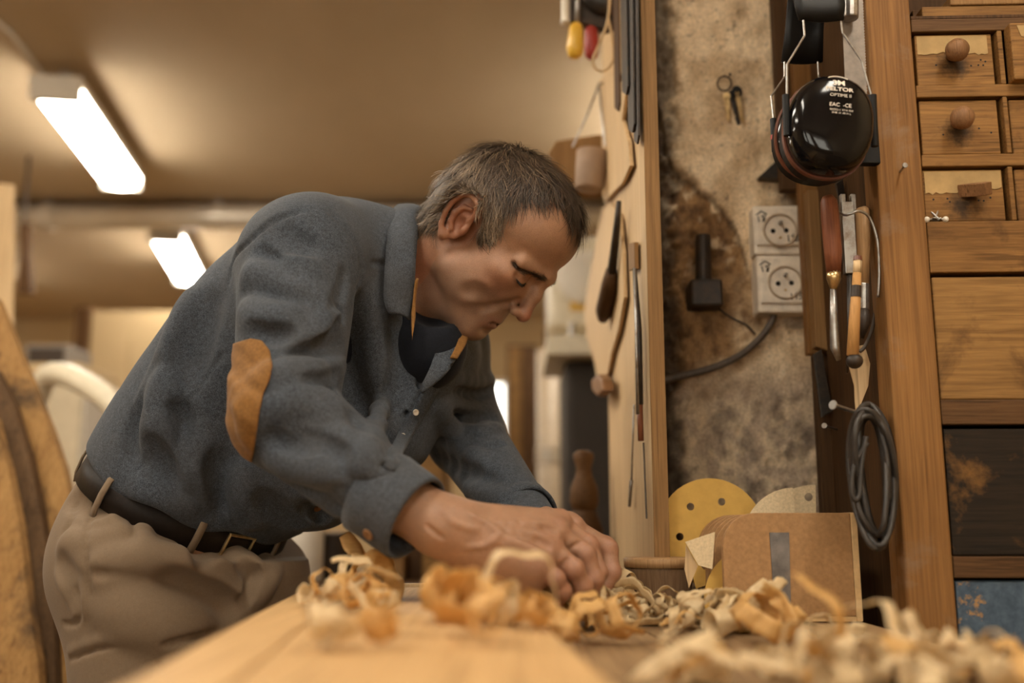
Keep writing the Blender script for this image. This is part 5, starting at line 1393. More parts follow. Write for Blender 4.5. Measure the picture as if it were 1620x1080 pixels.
def project(P_):
    d = P_ - np.array(CAM); y = d @ np.array(FWD)
    return 810 + F * (d @ np.array(RIGHT)) / y, 540 - F * (d @ np.array(UP)) / y

# ---------------------------------------------------------------- shirt
A_ = lambda *q: np.array(at(*q))
e_r, e_u, e_f = np.array(RIGHT), np.array(UP), np.array(FWD)
t_up = 0.53 * e_r + 0.85 * e_u; t_w = 0.85 * e_r - 0.53 * e_u                      # along the spine, towards the belly
tc, ts = math.cos(R(30)), math.sin(R(30))
T_F = t_w * tc - e_f * ts; T_S = e_f * tc + t_w * ts                               # chest faces the bench and a little the viewer
TA = [T_F, T_S, t_up]
NSH, NEL, NWR = A_(474, 412, 1.185), A_(452, 658, 1.085), A_(652, 816, 1.022)       # near arm
FSH, FEL, FWR = A_(700, 545, 1.45), A_(737, 690, 1.47), A_(838, 836, 1.20)          # far arm
def torso(fd, g):
    fd.ell(A_(304, 790, 1.37), (0.116 + g, 0.146 + g, 0.10), 0.02, TA)
    fd.ell(A_(335, 730, 1.37), (0.126 + g, 0.158 + g, 0.13), 0.06, TA)
    fd.ell(A_(410, 630, 1.365), (0.138 + g, 0.168 + g, 0.15), 0.06, TA)
    fd.ell(A_(492, 530, 1.355), (0.135 + g, 0.175 + g, 0.14), 0.06, TA)
    fd.ell(A_(560, 462, 1.345), (0.108 + g, 0.160 + g, 0.10), 0.05, TA)
    fd.cone(A_(500, 400, 1.23), A_(640, 470, 1.42), 0.070 + g, 0.066 + g, 0.05)          # shoulder girdle
    fd.cone(A_(560, 420, 1.33), A_(640, 415, 1.305), 0.082 + g, 0.062 + g, 0.04)         # trapezius to neck
    fd.cone(A_(640, 475, 1.40), FSH, 0.066 + g, 0.064 + g, 0.04)
S_ = Field(A_(120, 540, 1.3) * 0 + np.array([-0.62, 0.955, 0.93]), (0.08, 1.66, 1.47), 0.0027)
torso(S_, 0.004)
S_.ell(A_(470, 770, 1.33), (0.070, 0.10, 0.050), 0.05, TA)                              # loose cloth hanging under the belly
S_.cone(A_(640, 540, 1.33), A_(600, 690, 1.30), 0.075, 0.055, 0.05)                    # shirt front hanging from the chest
S_.cone(A_(690, 570, 1.38), A_(640, 700, 1.36), 0.055, 0.035, 0.05)
S_.cone(NSH, NEL, 0.0735, 0.0565, 0.035)
S_.cone(NEL, A_(596, 779, 1.038), 0.0580, 0.0455, 0.012)
S_.ell(A_(440, 690, 1.085), (0.026, 0.035, 0.026), 0.02)                                  # elbow point
S_.cone(FSH, FEL, 0.062, 0.055, 0.02)
S_.cone(FEL, FWR, 0.055, 0.036, 0.02)
# belt line: the shirt blouses, then tucks in below it
# folds of cloth, placed where the picture shows them, pressed into or raised on the cloth
def folds(fd, lst):
    for pts, r_, h_, k_ in lst:
        P_ = []; y0 = 0.9
        for q in pts:
            p = fd.hit(q[0], q[1], *( (q[2], 1.75) if len(q) > 2 else () ))
            if p is not None: P_.append(p)
        if len(P_) < 2: continue
        P_ = np.array(P_); N = fd.grad(P_)
        n = len(P_); env = [0.25 + 0.75 * math.sin(math.pi * (i + 0.5) / n) for i in range(n)]
        C = P_ - N * (r_ - np.array(env)[:, None] * h_) if h_ > 0 else P_ + N * (r_ + np.array(env)[:, None] * h_)
        Cs = [Vector(c) for c in C]; Cs = smooth_path(Cs, 3) if n > 2 else Cs
        for i in range(len(Cs) - 1): fd.cone(Cs[i], Cs[i + 1], r_, r_, k_, '+' if h_ > 0 else '-')
folds(S_, [
    # near sleeve
    ([(412, 405), (430, 416), (452, 432), (472, 440)], 0.010, -0.0075, 0.014), ([(398, 452), (420, 464), (448, 474), (470, 476)], 0.011, -0.0085, 0.016),
    ([(400, 430), (430, 445), (462, 458), (490, 470)], 0.014, 0.0045, 0.02), ([(392, 488), (430, 500), (470, 500)], 0.014, 0.004, 0.02),
    ([(505, 440), (522, 462), (540, 495)], 0.009, -0.008, 0.012), ([(470, 420), (500, 450), (520, 490)], 0.012, 0.004, 0.018),
    ([(528, 500), (500, 530), (470, 545)], 0.010, 0.0045, 0.016), ([(536, 545), (505, 560), (470, 572)], 0.010, -0.006, 0.014), ([(534, 570), (500, 588), (462, 596)], 0.011, 0.005, 0.015),
    ([(414, 640), (430, 625), (452, 614), (490, 607), (525, 618)], 0.006, -0.008, 0.008), ([(405, 655), (425, 642), (455, 632), (492, 630), (528, 648)], 0.014, 0.0055, 0.018),
    ([(420, 600), (450, 590), (500, 588)], 0.012, 0.0035, 0.018),
    ([(518, 726), (540, 738), (562, 756), (585, 776)], 0.007, -0.007, 0.012), ([(500, 730), (530, 752), (556, 772)], 0.010, 0.004, 0.014),
    ([(450, 760), (490, 772), (530, 784), (562, 796)], 0.009, -0.0065, 0.013), ([(430, 728), (470, 742), (520, 760)], 0.012, 0.003, 0.018),
    ([(540, 690), (580, 720), (620, 748)], 0.012, 0.003, 0.018), ([(470, 800), (520, 815), (560, 826)], 0.008, -0.004, 0.012),
    ([(370, 600), (385, 640), (400, 700)], 0.008, 0.003, 0.012),
    ([(556, 660), (586, 690), (612, 716)], 0.006, -0.004, 0.009), ([(470, 690), (510, 702), (552, 722)], 0.007, -0.0035, 0.010), ([(432, 690), (462, 706), (492, 716)], 0.006, -0.004, 0.009),
    ([(538, 508), (522, 528), (500, 540)], 0.005, -0.005, 0.007), ([(536, 590), (512, 600), (486, 600)], 0.005, -0.004, 0.007), ([(440, 360), (462, 380), (490, 392)], 0.010, -0.003, 0.016), ([(398, 520), (430, 530), (456, 528)], 0.007, -0.004, 0.011),
    ([(545, 430), (540, 462), (528, 486)], 0.006, -0.004, 0.009), ([(560, 800), (580, 822), (588, 840)], 0.006, -0.005, 0.009), ([(545, 778), (566, 800), (574, 824)], 0.008, 0.004, 0.010), ([(520, 800), (545, 812), (570, 834)], 0.005, -0.004, 0.008),
    # back and side
    ([(300, 470), (282, 520), (262, 580), (240, 640)], 0.014, 0.005, 0.022), ([(330, 480), (310, 540), (290, 590)], 0.016, -0.006, 0.024),
    ([(240, 585), (228, 630), (218, 670), (212, 715)], 0.010, -0.006, 0.016), ([(262, 600), (250, 650), (236, 700)], 0.013, 0.005, 0.02),
    ([(352, 560), (310, 620), (262, 690), (222, 742)], 0.0035, -0.0028, 0.004),
    ([(280, 650), (288, 690), (296, 722)], 0.010, -0.008, 0.016), ([(262, 670), (272, 710), (288, 748)], 0.012, 0.006, 0.018), ([(240, 704), (256, 732), (276, 758)], 0.009, -0.007, 0.015),
    ([(310, 690), (316, 740), (330, 780)], 0.012, 0.006, 0.02), ([(340, 730), (350, 770), (364, 800)], 0.010, -0.006, 0.018), ([(380, 750), (384, 790), (400, 822)], 0.012, 0.006, 0.02),
    ([(420, 790), (440, 815), (470, 830)], 0.010, -0.005, 0.016), ([(222, 770), (250, 790), (290, 808)], 0.012, 0.006, 0.018),
    # chest
    ([(566, 480), (560, 540), (566, 600), (590, 660)], 0.012, -0.006, 0.02), ([(592, 470), (590, 540), (600, 610)], 0.016, 0.004, 0.024), ([(630, 520), (636, 580), (625, 640)], 0.012, -0.004, 0.02),
    ([(672, 560), (664, 600), (640, 660), (604, 738)], 0.0035, -0.0030, 0.004), ([(600, 640), (590, 690), (570, 740)], 0.010, 0.004, 0.014),
    ([(478, 334), (430, 352), (390, 386), (368, 412), (362, 447)], 0.0035, -0.0030, 0.004), ([(519, 334), (548, 362), (567, 395), (572, 440), (556, 478)], 0.0035, -0.0030, 0.004),
    ([(586, 415), (600, 417), (618, 416)], 0.003, -0.0025, 0.004),
    # far sleeve, wrinkles across it
    ([(712, 596), (745, 606), (778, 600)], 0.008, 0.006, 0.012), ([(722, 618), (752, 624), (778, 616)], 0.006, -0.007, 0.009), ([(700, 640), (745, 644), (786, 632)], 0.009, 0.008, 0.012),
    ([(710, 655), (748, 662), (780, 658)], 0.007, -0.008, 0.010), ([(730, 678), (758, 684), (788, 676)], 0.008, 0.006, 0.012), ([(738, 704), (765, 708), (790, 700)], 0.006, -0.005, 0.009),
    ([(690, 640), (720, 690), (760, 730)], 0.010, 0.005, 0.014), ([(690, 720), (730, 745), (780, 765)], 0.010, -0.006, 0.014), ([(700, 752), (740, 772), (796, 788)], 0.010, 0.005, 0.014),
])
bc = A_(296, 803, 1.37); b_up = 0.47 * e_r + 0.88 * e_u; b_w = 0.88 * e_r - 0.47 * e_u
S_.op(lambda X, Y, Z: (X - bc[0]) * b_up[0] + (Y - bc[1]) * b_up[1] + (Z - bc[2]) * b_up[2] - 0.022 + 0.006 * np.sin(X * 60 + Y * 25), (-0.7, 0.9, 0.9), (-0.26, 1.7, 1.2), 0.010, '-')   # tucked in at the belt
# neck opening with a V down to the placket
S_.cone(A_(690, 430, 1.275), A_(690, 520, 1.235), 0.050, 0.044, 0.006, '-')
S_.cone(A_(690, 515, 1.225), A_(674, 590, 1.215), 0.034, 0.008, 0.006, '-')
SV, SQ = S_.mesh()

M['chambray'] = None
def cloth(name, c1, c2, scale=1500, bump=0.5, patch=None, amp=0.2):
    t = NT(name)
    n = t.noise(t.mapping((scale, scale, scale)), 1.0, 2, 0.6); n2 = t.noise(t.mapping((7, 7, 7)), 1.0, 4, 0.6)
    n3 = t.noise(t.mapping((scale * 0.25,) * 3), 1.0, 3, 0.6)
    c = t.ramp(n, [(0.30, c1), (0.70, c2)])
    c = t.mix(1.0, c, t.ramp(n3, [(0.3, (1 - amp,) * 3), (0.7, (1 + amp * 0.8,) * 3)]), 'MULTIPLY')
    c = t.mix(t.ramp(n2, [(0.45, (0, 0, 0)), (0.72, (0.5, 0.5, 0.5))]), c, patch or c2)
    t.col(c); t.rough(0.85); t.b.inputs['Sheen Weight'].default_value = 0.06; t.b.inputs['Sheen Roughness'].default_value = 0.5
    t.b.inputs['Specular IOR Level'].default_value = 0.2
    t.bump(n3, bump, 0.0006); return t.m
M['chambray'] = cloth('blue_grey_chambray', (0.016, 0.022, 0.032), (0.088, 0.100, 0.118), 900, 0.35, (0.078, 0.078, 0.080), 0.3)
M['trousers'] = cloth('tan_work_cotton', (0.172, 0.120, 0.076), (0.205, 0.145, 0.093), 900, 0.06, (0.20, 0.144, 0.094), 0.05)
M['suede'] = cloth('tan_suede', (0.19, 0.088, 0.022), (0.24, 0.115, 0.032), 900, 0.2, (0.22, 0.105, 0.03))
M['navy'] = cloth('dark_navy_cotton', (0.004, 0.005, 0.009), (0.009, 0.011, 0.017), 900, 0.2)
M['leather'] = plain('black_leather', (0.012, 0.008, 0.006), 0.5, var=0.3, scale=200, bump=0.2, spec=0.2)

# ---------------------------------------------------------------- trousers
P2 = Field((-0.66, 1.06, 0.72), (-0.26, 1.64, 1.14), 0.0026); P3 = Field((-0.72, 1.02, 0.02), (-0.24, 1.66, 0.80), 0.009)
BF = b_w * tc - e_f * ts; BS = e_f * tc + b_w * ts; BA = [BF, BS, b_up]
P2.ell(A_(296, 818, 1.37), (0.122, 0.152, 0.075), 0.03, BA)
P2.ell(A_(286, 880, 1.37), (0.142, 0.165, 0.12), 0.04, BA)
P2.ell(A_(234, 880, 1.35), (0.078, 0.12, 0.10), 0.05, BA)
kn1, kn2 = A_(262, 1330, 1.27), A_(330, 1345, 1.47)
for q_ in (P2, P3):
    q_.cone(A_(252, 925, 1.300), kn1, 0.116, 0.090, 0.05)
    q_.cone(A_(368, 930, 1.44), kn2, 0.100, 0.085, 0.05)
P2.cone(A_(340, 890, 1.34), A_(404, 925, 1.37), 0.085, 0.062, 0.05)
an1 = np.array([kn1[0] - 0.03, kn1[1] + 0.03, 0.07]); an2 = np.array([kn2[0] - 0.04, kn2[1] + 0.02, 0.07])
P3.cone(kn1, an1, 0.090, 0.075, 0.03); P3.cone(kn2, an2, 0.085, 0.072, 0.03)
# flat cut at the waist, along the belt
wc_, wn = A_(296, 800, 1.37), b_up
def waist(X, Y, Z): return -((X - wc_[0]) * wn[0] + (Y - wc_[1]) * wn[1] + (Z - wc_[2]) * wn[2])
P2.op(lambda X, Y, Z: -((X - wc_[0]) * wn[0] + (Y - wc_[1]) * wn[1] + (Z - wc_[2]) * wn[2] + 0.003) , (-0.8, 1.0, 0.98), (-0.2, 1.7, 1.2), 0.006, '-')
folds(P2, [
    ([(212, 812), (214, 850), (210, 880), (190, 896), (150, 906)], 0.005, -0.006, 0.006), ([(222, 815), (224, 855), (216, 890), (190, 904), (152, 914)], 0.009, 0.006, 0.010),
    ([(140, 866), (180, 872), (205, 866)], 0.009, -0.008, 0.014), ([(104, 866), (140, 880), (170, 896)], 0.012, 0.007, 0.016), ([(110, 848), (150, 858), (190, 856)], 0.010, 0.005, 0.014),
    ([(150, 905), (210, 902), (270, 908), (330, 925), (370, 944)], 0.007, -0.011, 0.010), ([(170, 892), (230, 890), (290, 898), (345, 912), (385, 930)], 0.014, 0.010, 0.018),
    ([(270, 915), (330, 935), (366, 962)], 0.012, -0.008, 0.018), ([(300, 850), (330, 880), (370, 900), (400, 918)], 0.012, -0.008, 0.018), ([(330, 850), (370, 880), (405, 905)], 0.013, 0.008, 0.018),
    ([(384, 890), (398, 905), (404, 925), (390, 950)], 0.008, -0.012, 0.010), ([(420, 880), (430, 910), (412, 945)], 0.010, 0.006, 0.014),
    ([(112, 790), (140, 800), (160, 806)], 0.009, -0.006, 0.014), ([(100, 905), (118, 930), (128, 960)], 0.010, 0.006, 0.016), ([(95, 890), (106, 920), (112, 960)], 0.008, -0.006, 0.014),
    ([(166, 782), (148, 810), (136, 850), (138, 905), (150, 960), (156, 1020)], 0.003, -0.0026, 0.004), ([(100, 788), (120, 800), (114, 820), (100, 842)], 0.003, -0.0024, 0.004),
    ([(100, 986), (118, 986), (126, 970), (122, 930)], 0.003, -0.003, 0.004), ([(112, 1040), (160, 1022), (220, 1016), (252, 1016)], 0.004, -0.004, 0.005), ([(112, 1032), (160, 1014), (220, 1008), (254, 1008)], 0.006, 0.004, 0.006),
    ([(253, 1016), (254, 1040), (250, 1075)], 0.003, -0.003, 0.004), ([(180, 960), (240, 985), (300, 1000)], 0.02, 0.004, 0.03), ([(260, 1020), (300, 1010), (340, 1000)], 0.004, -0.004, 0.005),
    ([(160, 760), (200, 790), (240, 818), (290, 845)], 0.003, -0.0025, 0.004),
])
PV, PQ = P2.mesh(); PV3, PQ3 = P3.mesh(); PQ = np.vstack([PQ, PQ3 + len(PV)]); PV = np.vstack([PV, PV3])

# ---------------------------------------------------------------- head (built in its own frame: x forward, y to his left, z up, millimetres)
HP, HYAW, HROLL = R(46), R(19), R(12)
HS = 0.001
f0 = math.cos(HP) * e_r - math.sin(HP) * e_u; u0 = math.sin(HP) * e_r + math.cos(HP) * e_u; l0 = e_f
hf = f0 * math.cos(HYAW) - l0 * math.sin(HYAW); hl = l0 * math.cos(HYAW) + f0 * math.sin(HYAW)
hl, hu = hl * math.cos(HROLL) - u0 * math.sin(HROLL) * -1, None
hl = hl / np.linalg.norm(hl); hu = np.cross(hf, hl); hu /= np.linalg.norm(hu); hl = np.cross(hu, hf)
HO = A_(793, 372, 1.262)
HPX = ppm(372, 1.262) * 0.001                       # pixels per millimetre at the head
def toW(p): p = np.asarray(p, float); return HO + (p[..., 0:1] * hf + p[..., 1:2] * hl + p[..., 2:3] * hu) * 0.001
def toL(P_): d = (P_ - HO) * 1000; return np.stack([d @ hf, d @ hl, d @ hu], -1)
B2 = np.array([[hf @ e_r, hf @ e_u], [hl @ e_r, hl @ e_u], [hu @ e_r, hu @ e_u]])
def L(px, py, y):
    """head-frame point that is seen at a picture point, given how far it lies from the middle of the face"""
    d = np.array([(px - 793) / HPX, -(py - 372) / HPX]) - y * B2[1]
    xz = np.linalg.solve(np.array([[B2[0, 0], B2[2, 0]], [B2[0, 1], B2[2, 1]]]), d)
    return np.array([xz[0], y, xz[1]])
H = Field((-125, -92, -175), (128, 90, 122), 1.7)
mir = np.array([1, -1, 1])
def both(fn):
    fn(np.array([1, 1, 1])); fn(mir)
H.ell((-10, 0, 36), (91, 72, 70), 10)
H.ell((38, 0, 38), (50, 60, 50), 22)                                     # forehead
H.ell((-50, 0, 8), (52, 64, 52), 20)                                     # occiput
H.ell((28, 0, -34), (56, 60, 56), 22)                                    # face block
nas, tipn, tipb = L(861, 453, 0), L(834, 502, 0), L(826, 508, 0)
lipf, chin = L(784, 511, 0), L(752, 529, 0)
H.ell((chin + np.array([-32, 0, 22])), (34, 36, 36), 20)
H.ell(chin + np.array([-9, 0, 4]), (14, 20, 13), 14)
both(lambda m: H.cone(np.array([-4, -50, -70]) * m, (chin + np.array([-14, -17, 4])) * m, 17, 12, 24))     # jaw
both(lambda m: H.ell(np.array([24, -46, -62]) * m, (34, 15, 26), 20))    # cheeks
both(lambda m: H.ell(np.array([54, -42, -24]) * m, (20, 18, 13), 16))    # cheekbone
both(lambda m: H.cone(np.array([86, -8, 3]) * m, np.array([66, -46, 0]) * m, 9.5, 7, 14))                   # brow ridge
H.ell(lipf + np.array([-16, 0, 4]), (19, 26, 24), 16)                    # muzzle
both(lambda m: H.ell(np.array([84, -31, -16]) * m, (15, 17, 10), 10, None, '-'))                            # eye sockets
both(lambda m: H.ell(np.array([69, -31, -16]) * m, (12.5, 14.5, 11), 4)) # closed-down lids over the eyeball
H.chain([nas + (-5, 0, 2), nas * 0.6 + tipn * 0.4 + (-5, 0, 0), tipn + (-7, 0, 1)], [6.5, 7.2, 8.8], 9)     # nose
H.ell(tipn + np.array([-7, 0, -3]), (9.5, 9.5, 8.5), 6)
both(lambda m: H.ell((tipn + np.array([-17, -11.5, -4])) * m, (10.5, 6.5, 7), 5))
both(lambda m: H.ell((tipb + np.array([-9, -6, -2])) * m, (5.5, 3.2, 3.2), 3, None, '-'))
# lips, mouth line
mc = L(757, 501, -24)
both(lambda m: H.chain([(lipf + np.array([-2, 0, 4.5])), (lipf + np.array([-6, -11, 4])) * m, (mc + np.array([3, 3, 2])) * m], [4.6, 4.2, 2.5], 6))
both(lambda m: H.chain([(lipf + np.array([-4, 0, -6])), (lipf + np.array([-8, -10, -6.5])) * m, (mc + np.array([3, 3, -3])) * m], [5.2, 4.6, 2.5], 6))
both(lambda m: H.chain([(lipf + np.array([4, 0, -0.5])), (lipf + np.array([-1, -11, -1.2])) * m, (mc + np.array([-1, -2, 0])) * m], [2.0, 2.2, 1.8], 3, '-'))
H.ell(lipf + np.array([1, 0, -17]), (7, 17, 4.5), 8, None, '-')          # dip under the lower lip
# folds: nasolabial, lid, cheek hollow, brow lines
def pressed(pts, r_, k_, depth):
    P_ = []
    for (x, y, yy) in pts:
        q = L(x, y, yy); 
        for _ in range(40):                                   # slide in y until on the skin
            v = H.val(q[None])[0]; g = H.grad(q[None])[0]; q = q - g * v * 0.8
            if abs(v) < 0.2: break
        P_.append(q)
    P_ = np.array(P_); N = H.grad(P_); C = P_ + N * (r_ - depth)
    H.chain(list(C), [r_] * len(C), k_, '-'); H.chain(list(C * mir), [r_] * len(C), k_, '-')
pressed([(812, 474, -15), (800, 482, -20), (784, 486, -26), (766, 491, -33)], 5, 6, 2.2)
pressed([(811, 423, -44), (822, 430, -40), (834, 441, -30)], 2.5, 3, 2.0)
pressed([(817, 442, -46), (826, 447, -38), (838, 450, -24)], 3.0, 4, 2.4)
pressed([(745, 462, -52), (756, 462, -50), (768, 466, -46)], 9, 12, 3.0)
pressed([(806, 496, -10), (804, 490, -13), (804, 483, -17)], 2.4, 3, 2.2)
# ears
for m in (np.array([1, 1, 1]), mir):
    ec = L(733, 355, -72)
    e = lambda x, y, z: (ec + np.array([x, y, z])) * m
    H.ell(e(0, 3, 0), (17, 6, 29), 5, [(0.97, -0.25 * m[1], 0.1), (0.25 * m[1], 0.97, 0), (-0.1, 0, 1)])
    H.ell(e(4, -6, -6), (9, 8, 12), 3, None, '-')
    H.ell(e(2, -6, 16), (9, 5, 9), 2.5, None, '-')
    rim = [(10, -2, 4), (14, -4, 16), (8, -9, 29), (-5, -11, 32), (-15, -12, 25), (-19, -12, 10), (-18, -11, -6), (-13, -9, -20), (-5, -6, -29)]
    H.chain([e(*q) for q in rim], [3, 3.4, 3.6, 3.6, 3.7, 3.6, 3.4, 3.4, 4.5], 2.0)
    H.chain([e(*q) for q in [(4, -3, 18), (-6, -5, 14), (-9, -6, 2), (-7, -5, -10), (0, -4, -17)]], [2.8, 3.8, 4.2, 3.8, 3.4], 2.0)
    H.ell(e(-3, -4, -29), (7, 4.2, 7.5), 5)
    H.ell(e(13, -1, -7), (4, 5, 6), 5)
# neck
nk = toL(np.array([A_(600, 470, 1.33)]))[0]
H.cone((-42, 0, -44), nk, 54, 58, 26)
H.cone((16, 0, -92), toL(np.array([A_(640, 480, 1.31)]))[0], 26, 34, 26)
thr = toL(np.array([A_(668, 470, 1.24)]))[0]
HV, HQ = H.mesh()
HVl = HV.copy()
hx_, hy_, hz_ = HVl.T
headcut = None
# skin colour of the head: weathered, redder nose, ears and cheeks, grey stubble on the jaw
skin = np.array([0.36, 0.192, 0.110]); redd = np.array([0.36, 0.135, 0.075]); stub = np.array([0.235, 0.150, 0.105])
pxh, pyh = project(toW(HVl))
def gau(c, s): return np.exp(-(((HVl - np.array(c)) / s) ** 2).sum(1))
tint = np.tile(skin, (len(HVl), 1))
redm = np.clip(gau(tipn, 17) * 0.95 + gau((60, -45, -38), 22) * 0.55 + gau((60, 45, -38), 22) * 0.55 + gau(L(733, 355, -72), 34) * 0.75 + gau((-40, -30, -110), 45) * 0.6 + gau(nk * 0.5 + np.array([-20, -20, -30]), 50) * 0.6, 0, 1)
tint = tint + (redd - tint) * redm[:, None]
stm = np.clip(1 / (1 + np.exp(-(-52 - hz_ + 0.30 * (hx_ - 40)) / 6)), 0, 1) * (hx_ > -20) * np.clip((hz_ + 150) / 15, 0, 1) * (1 - gau(tipn, 18)) * (toL(HO[None])[0][0] * 0 + 1)
tint = tint + (stub - tint) * (stm * 0.6)[:, None]
lipm = np.clip(gau(lipf + np.array([-2, 0, 4]), (8, 20, 4.5)) + gau(lipf + np.array([-4, 0, -6]), (8, 18, 5)), 0, 1)
tint = tint + (np.array([0.27, 0.095, 0.07]) - tint) * (lipm * 0.8)[:, None]
M['skin'] = vcol('weathered_skin', 0.50, 900, 0.22, 0.35, 0.0006, 0.10, 4, 60)

# ---------------------------------------------------------------- hands and forearms
def hand_field(lo, hi): return Field(lo, hi, 0.0017)
def hand(fd, wr, elb, mcps, fingers, thumb, palm, rw=0.027):
    fd.cone(elb, wr, 0.036, rw, 0.02)
    fd.ell(wr, (0.030, 0.030, 0.024), 0.02)
    for m_ in mcps: fd.cone(wr, m_, 0.0215, 0.0135, 0.016)
    for (a, b, r1, r2) in palm: fd.cone(a, b, r1, r2, 0.018)
    for i, fg in enumerate(fingers):
        r_ = (0.0104, 0.0108, 0.0103, 0.0090)[i]
        fd.ell(fg[0], (r_ * 1.2,) * 3, 0.008)                                            # knuckle
        fd.chain(fg, [r_ * 1.1, r_ * 0.98, r_ * 0.93, r_ * 0.74], 0.0030)
        fd.ell(fg[1], (r_ * 1.07,) * 3, 0.004); fd.ell(fg[2], (r_ * 0.98,) * 3, 0.004)
    fd.chain(thumb, [0.017, 0.0125, 0.0115, 0.0085], 0.007)
RH = hand_field((-0.21, 0.96, 0.905), (0.125, 1.15, 1.07))
wrR = A_(700, 832, 1.025); elR = A_(600, 772, 1.04)
fR = [[A_(884, 826, 1.085), A_(931, 862, 1.090), A_(946, 905, 1.082), A_(938, 936, 1.078)],
      [A_(880, 841, 1.063), A_(926, 877, 1.064), A_(940, 915, 1.064), A_(931, 943, 1.066)],
      [A_(868, 864, 1.043), A_(908, 900, 1.040), A_(922, 927, 1.046), A_(914, 946, 1.052)],
      [A_(850, 888, 1.028), A_(879, 915, 1.026), A_(890, 935, 1.032), A_(884, 949, 1.038)]]
hand(RH, wrR, elR, [f[0] for f in fR], fR, [A_(770, 880, 1.075), A_(835, 905, 1.10), A_(890, 925, 1.10), A_(925, 938, 1.092)],
     [(A_(735, 855, 1.03), A_(845, 905, 1.035), 0.023, 0.017), (A_(740, 860, 1.05), A_(860, 880, 1.065), 0.024, 0.016), (A_(760, 880, 1.035), A_(830, 922, 1.045), 0.019, 0.014), (A_(720, 838, 1.03), A_(860, 838, 1.07), 0.021, 0.013)])
def tendons(fd, lst, r_, h_, k_):
    folds(fd, [(p, r_, h_, k_) for p in lst])
tendons(RH, [[(872, 830), (830, 828), (780, 828)], [(868, 850), (825, 842), (775, 838)], [(858, 872), (820, 862), (775, 852)]], 0.0035, 0.0012, 0.006)
tendons(RH, [[(740, 810), (775, 830), (800, 850), (830, 858)], [(790, 845), (770, 862), (740, 866)], [(700, 806), (716, 826), (752, 838)]], 0.0022, 0.0009, 0.004)
tendons(RH, [[(876, 842), (862, 836)], [(864, 866), (850, 858)]], 0.004, -0.002, 0.006)
tendons(RH, [[(676, 832), (688, 842), (700, 850)], [(902, 868), (910, 862), (918, 858)], [(886, 896), (893, 890), (899, 884)]], 0.0016, -0.0010, 0.003)
RV, RQ = RH.mesh()
LH = hand_field((-0.03, 1.06, 0.915), (0.155, 1.30, 1.07))
wrL = A_(838, 838, 1.205); elL = A_(800, 800, 1.30)
fL = [[A_(905, 834, 1.135), A_(962, 868, 1.140), A_(968, 905, 1.132), A_(954, 934, 1.125)],
      [A_(900, 832, 1.158), A_(958, 864, 1.166), A_(964, 906, 1.155), A_(946, 934, 1.146)],
      [A_(893, 838, 1.180), A_(946, 868, 1.188), A_(952, 905, 1.178), A_(936, 930, 1.170)],
      [A_(886, 846, 1.200), A_(930, 872, 1.206), A_(936, 900, 1.198), A_(926, 922, 1.192)]]
hand(LH, wrL, elL, [f[0] for f in fL], fL, [A_(862, 858, 1.165), A_(890, 890, 1.13), A_(920, 915, 1.115), A_(945, 932, 1.112)],
     [(A_(850, 845, 1.19), A_(895, 850, 1.155), 0.024, 0.016), (A_(845, 850, 1.2), A_(885, 855, 1.195), 0.024, 0.015)])
LV, LQ = LH.mesh()
def hand_tint(V, kn):
    t = np.tile(np.array([0.37, 0.205, 0.122]), (len(V), 1))
    m = np.zeros(len(V))
    for k_ in kn: m = np.maximum(m, np.exp(-(((V - k_) / 0.014) ** 2).sum(1)))
    t += (np.array([0.33, 0.130, 0.072]) - t) * (m * 0.8)[:, None]
    return t

# ---------------------------------------------------------------- hidden body under the clothes, joined to head and hands
BD = Field((-0.70, 0.97, 0.02), (0.10, 1.66, 1.45), 0.010)
torso(BD, -0.018)
BD.cone(NSH, NEL, 0.050, 0.042, 0.03); BD.cone(NEL, elR, 0.042, 0.032, 0.02)
BD.cone(FSH, FEL, 0.046, 0.040, 0.03); BD.cone(FEL, elL, 0.040, 0.030, 0.02)
BD.cone(A_(560, 470, 1.33), A_(640, 455, 1.31), 0.06, 0.05, 0.03)
BD.ell(A_(275, 880, 1.37), (0.11, 0.13, 0.11), 0.04, BA)
BD.cone(A_(240, 925, 1.30), kn1, 0.085, 0.06, 0.04); BD.cone(A_(360, 930, 1.43), kn2, 0.08, 0.06, 0.04)
BD.cone(kn1, an1, 0.055, 0.04, 0.03); BD.cone(kn2, an2, 0.055, 0.04, 0.03)
BV, BQ = BD.mesh()
parts_v = [toW(HVl), RV, LV, BV]; parts_q = []; off_ = 0
for v_, q_ in ((HVl, HQ), (RV, RQ), (LV, LQ), (BV, BQ)):
    parts_q.append(q_ + off_); off_ += len(v_)
tints = np.vstack([tint, hand_tint(RV, [f[i] for f in fR for i in (0, 1, 2, 3)]), hand_tint(LV, [f[i] for f in fL for i in (0, 1, 2, 3)]), np.tile(skin, (len(BV), 1))])
person = mk('person', np.vstack(parts_v), np.vstack(parts_q), 'skin', tint=tints, smooth=True, base=(-0.46, 1.37, 0.0))
tag(person, 'man in blue-grey shirt and tan trousers bending over the bench, hands in the shavings', 'person')

shirt = mk('shirt', SV, SQ, 'chambray', person, smooth=True)
shirt['label'] = 'blue-grey chambray work shirt'
tr = mk('trousers', PV, PQ, 'trousers', person, smooth=True)
tr['label'] = 'tan work trousers'
# undershirt seen in the open collar
U_ = Field(A_(560, 620, 1.3) * 0 + np.array([-0.30, 1.12, 1.10]), (0.02, 1.56, 1.46), 0.006)
torso(U_, -0.006)
U_.ell(A_(680, 545, 1.29), (0.05, 0.05, 0.06), 0.03)
U_.cone(A_(690, 430, 1.275), A_(690, 470, 1.250), 0.054, 0.040, 0.006, '-')
UV_, UQ_ = U_.mesh()
ush = mk('undershirt', UV_, UQ_, 'navy', person, smooth=True)

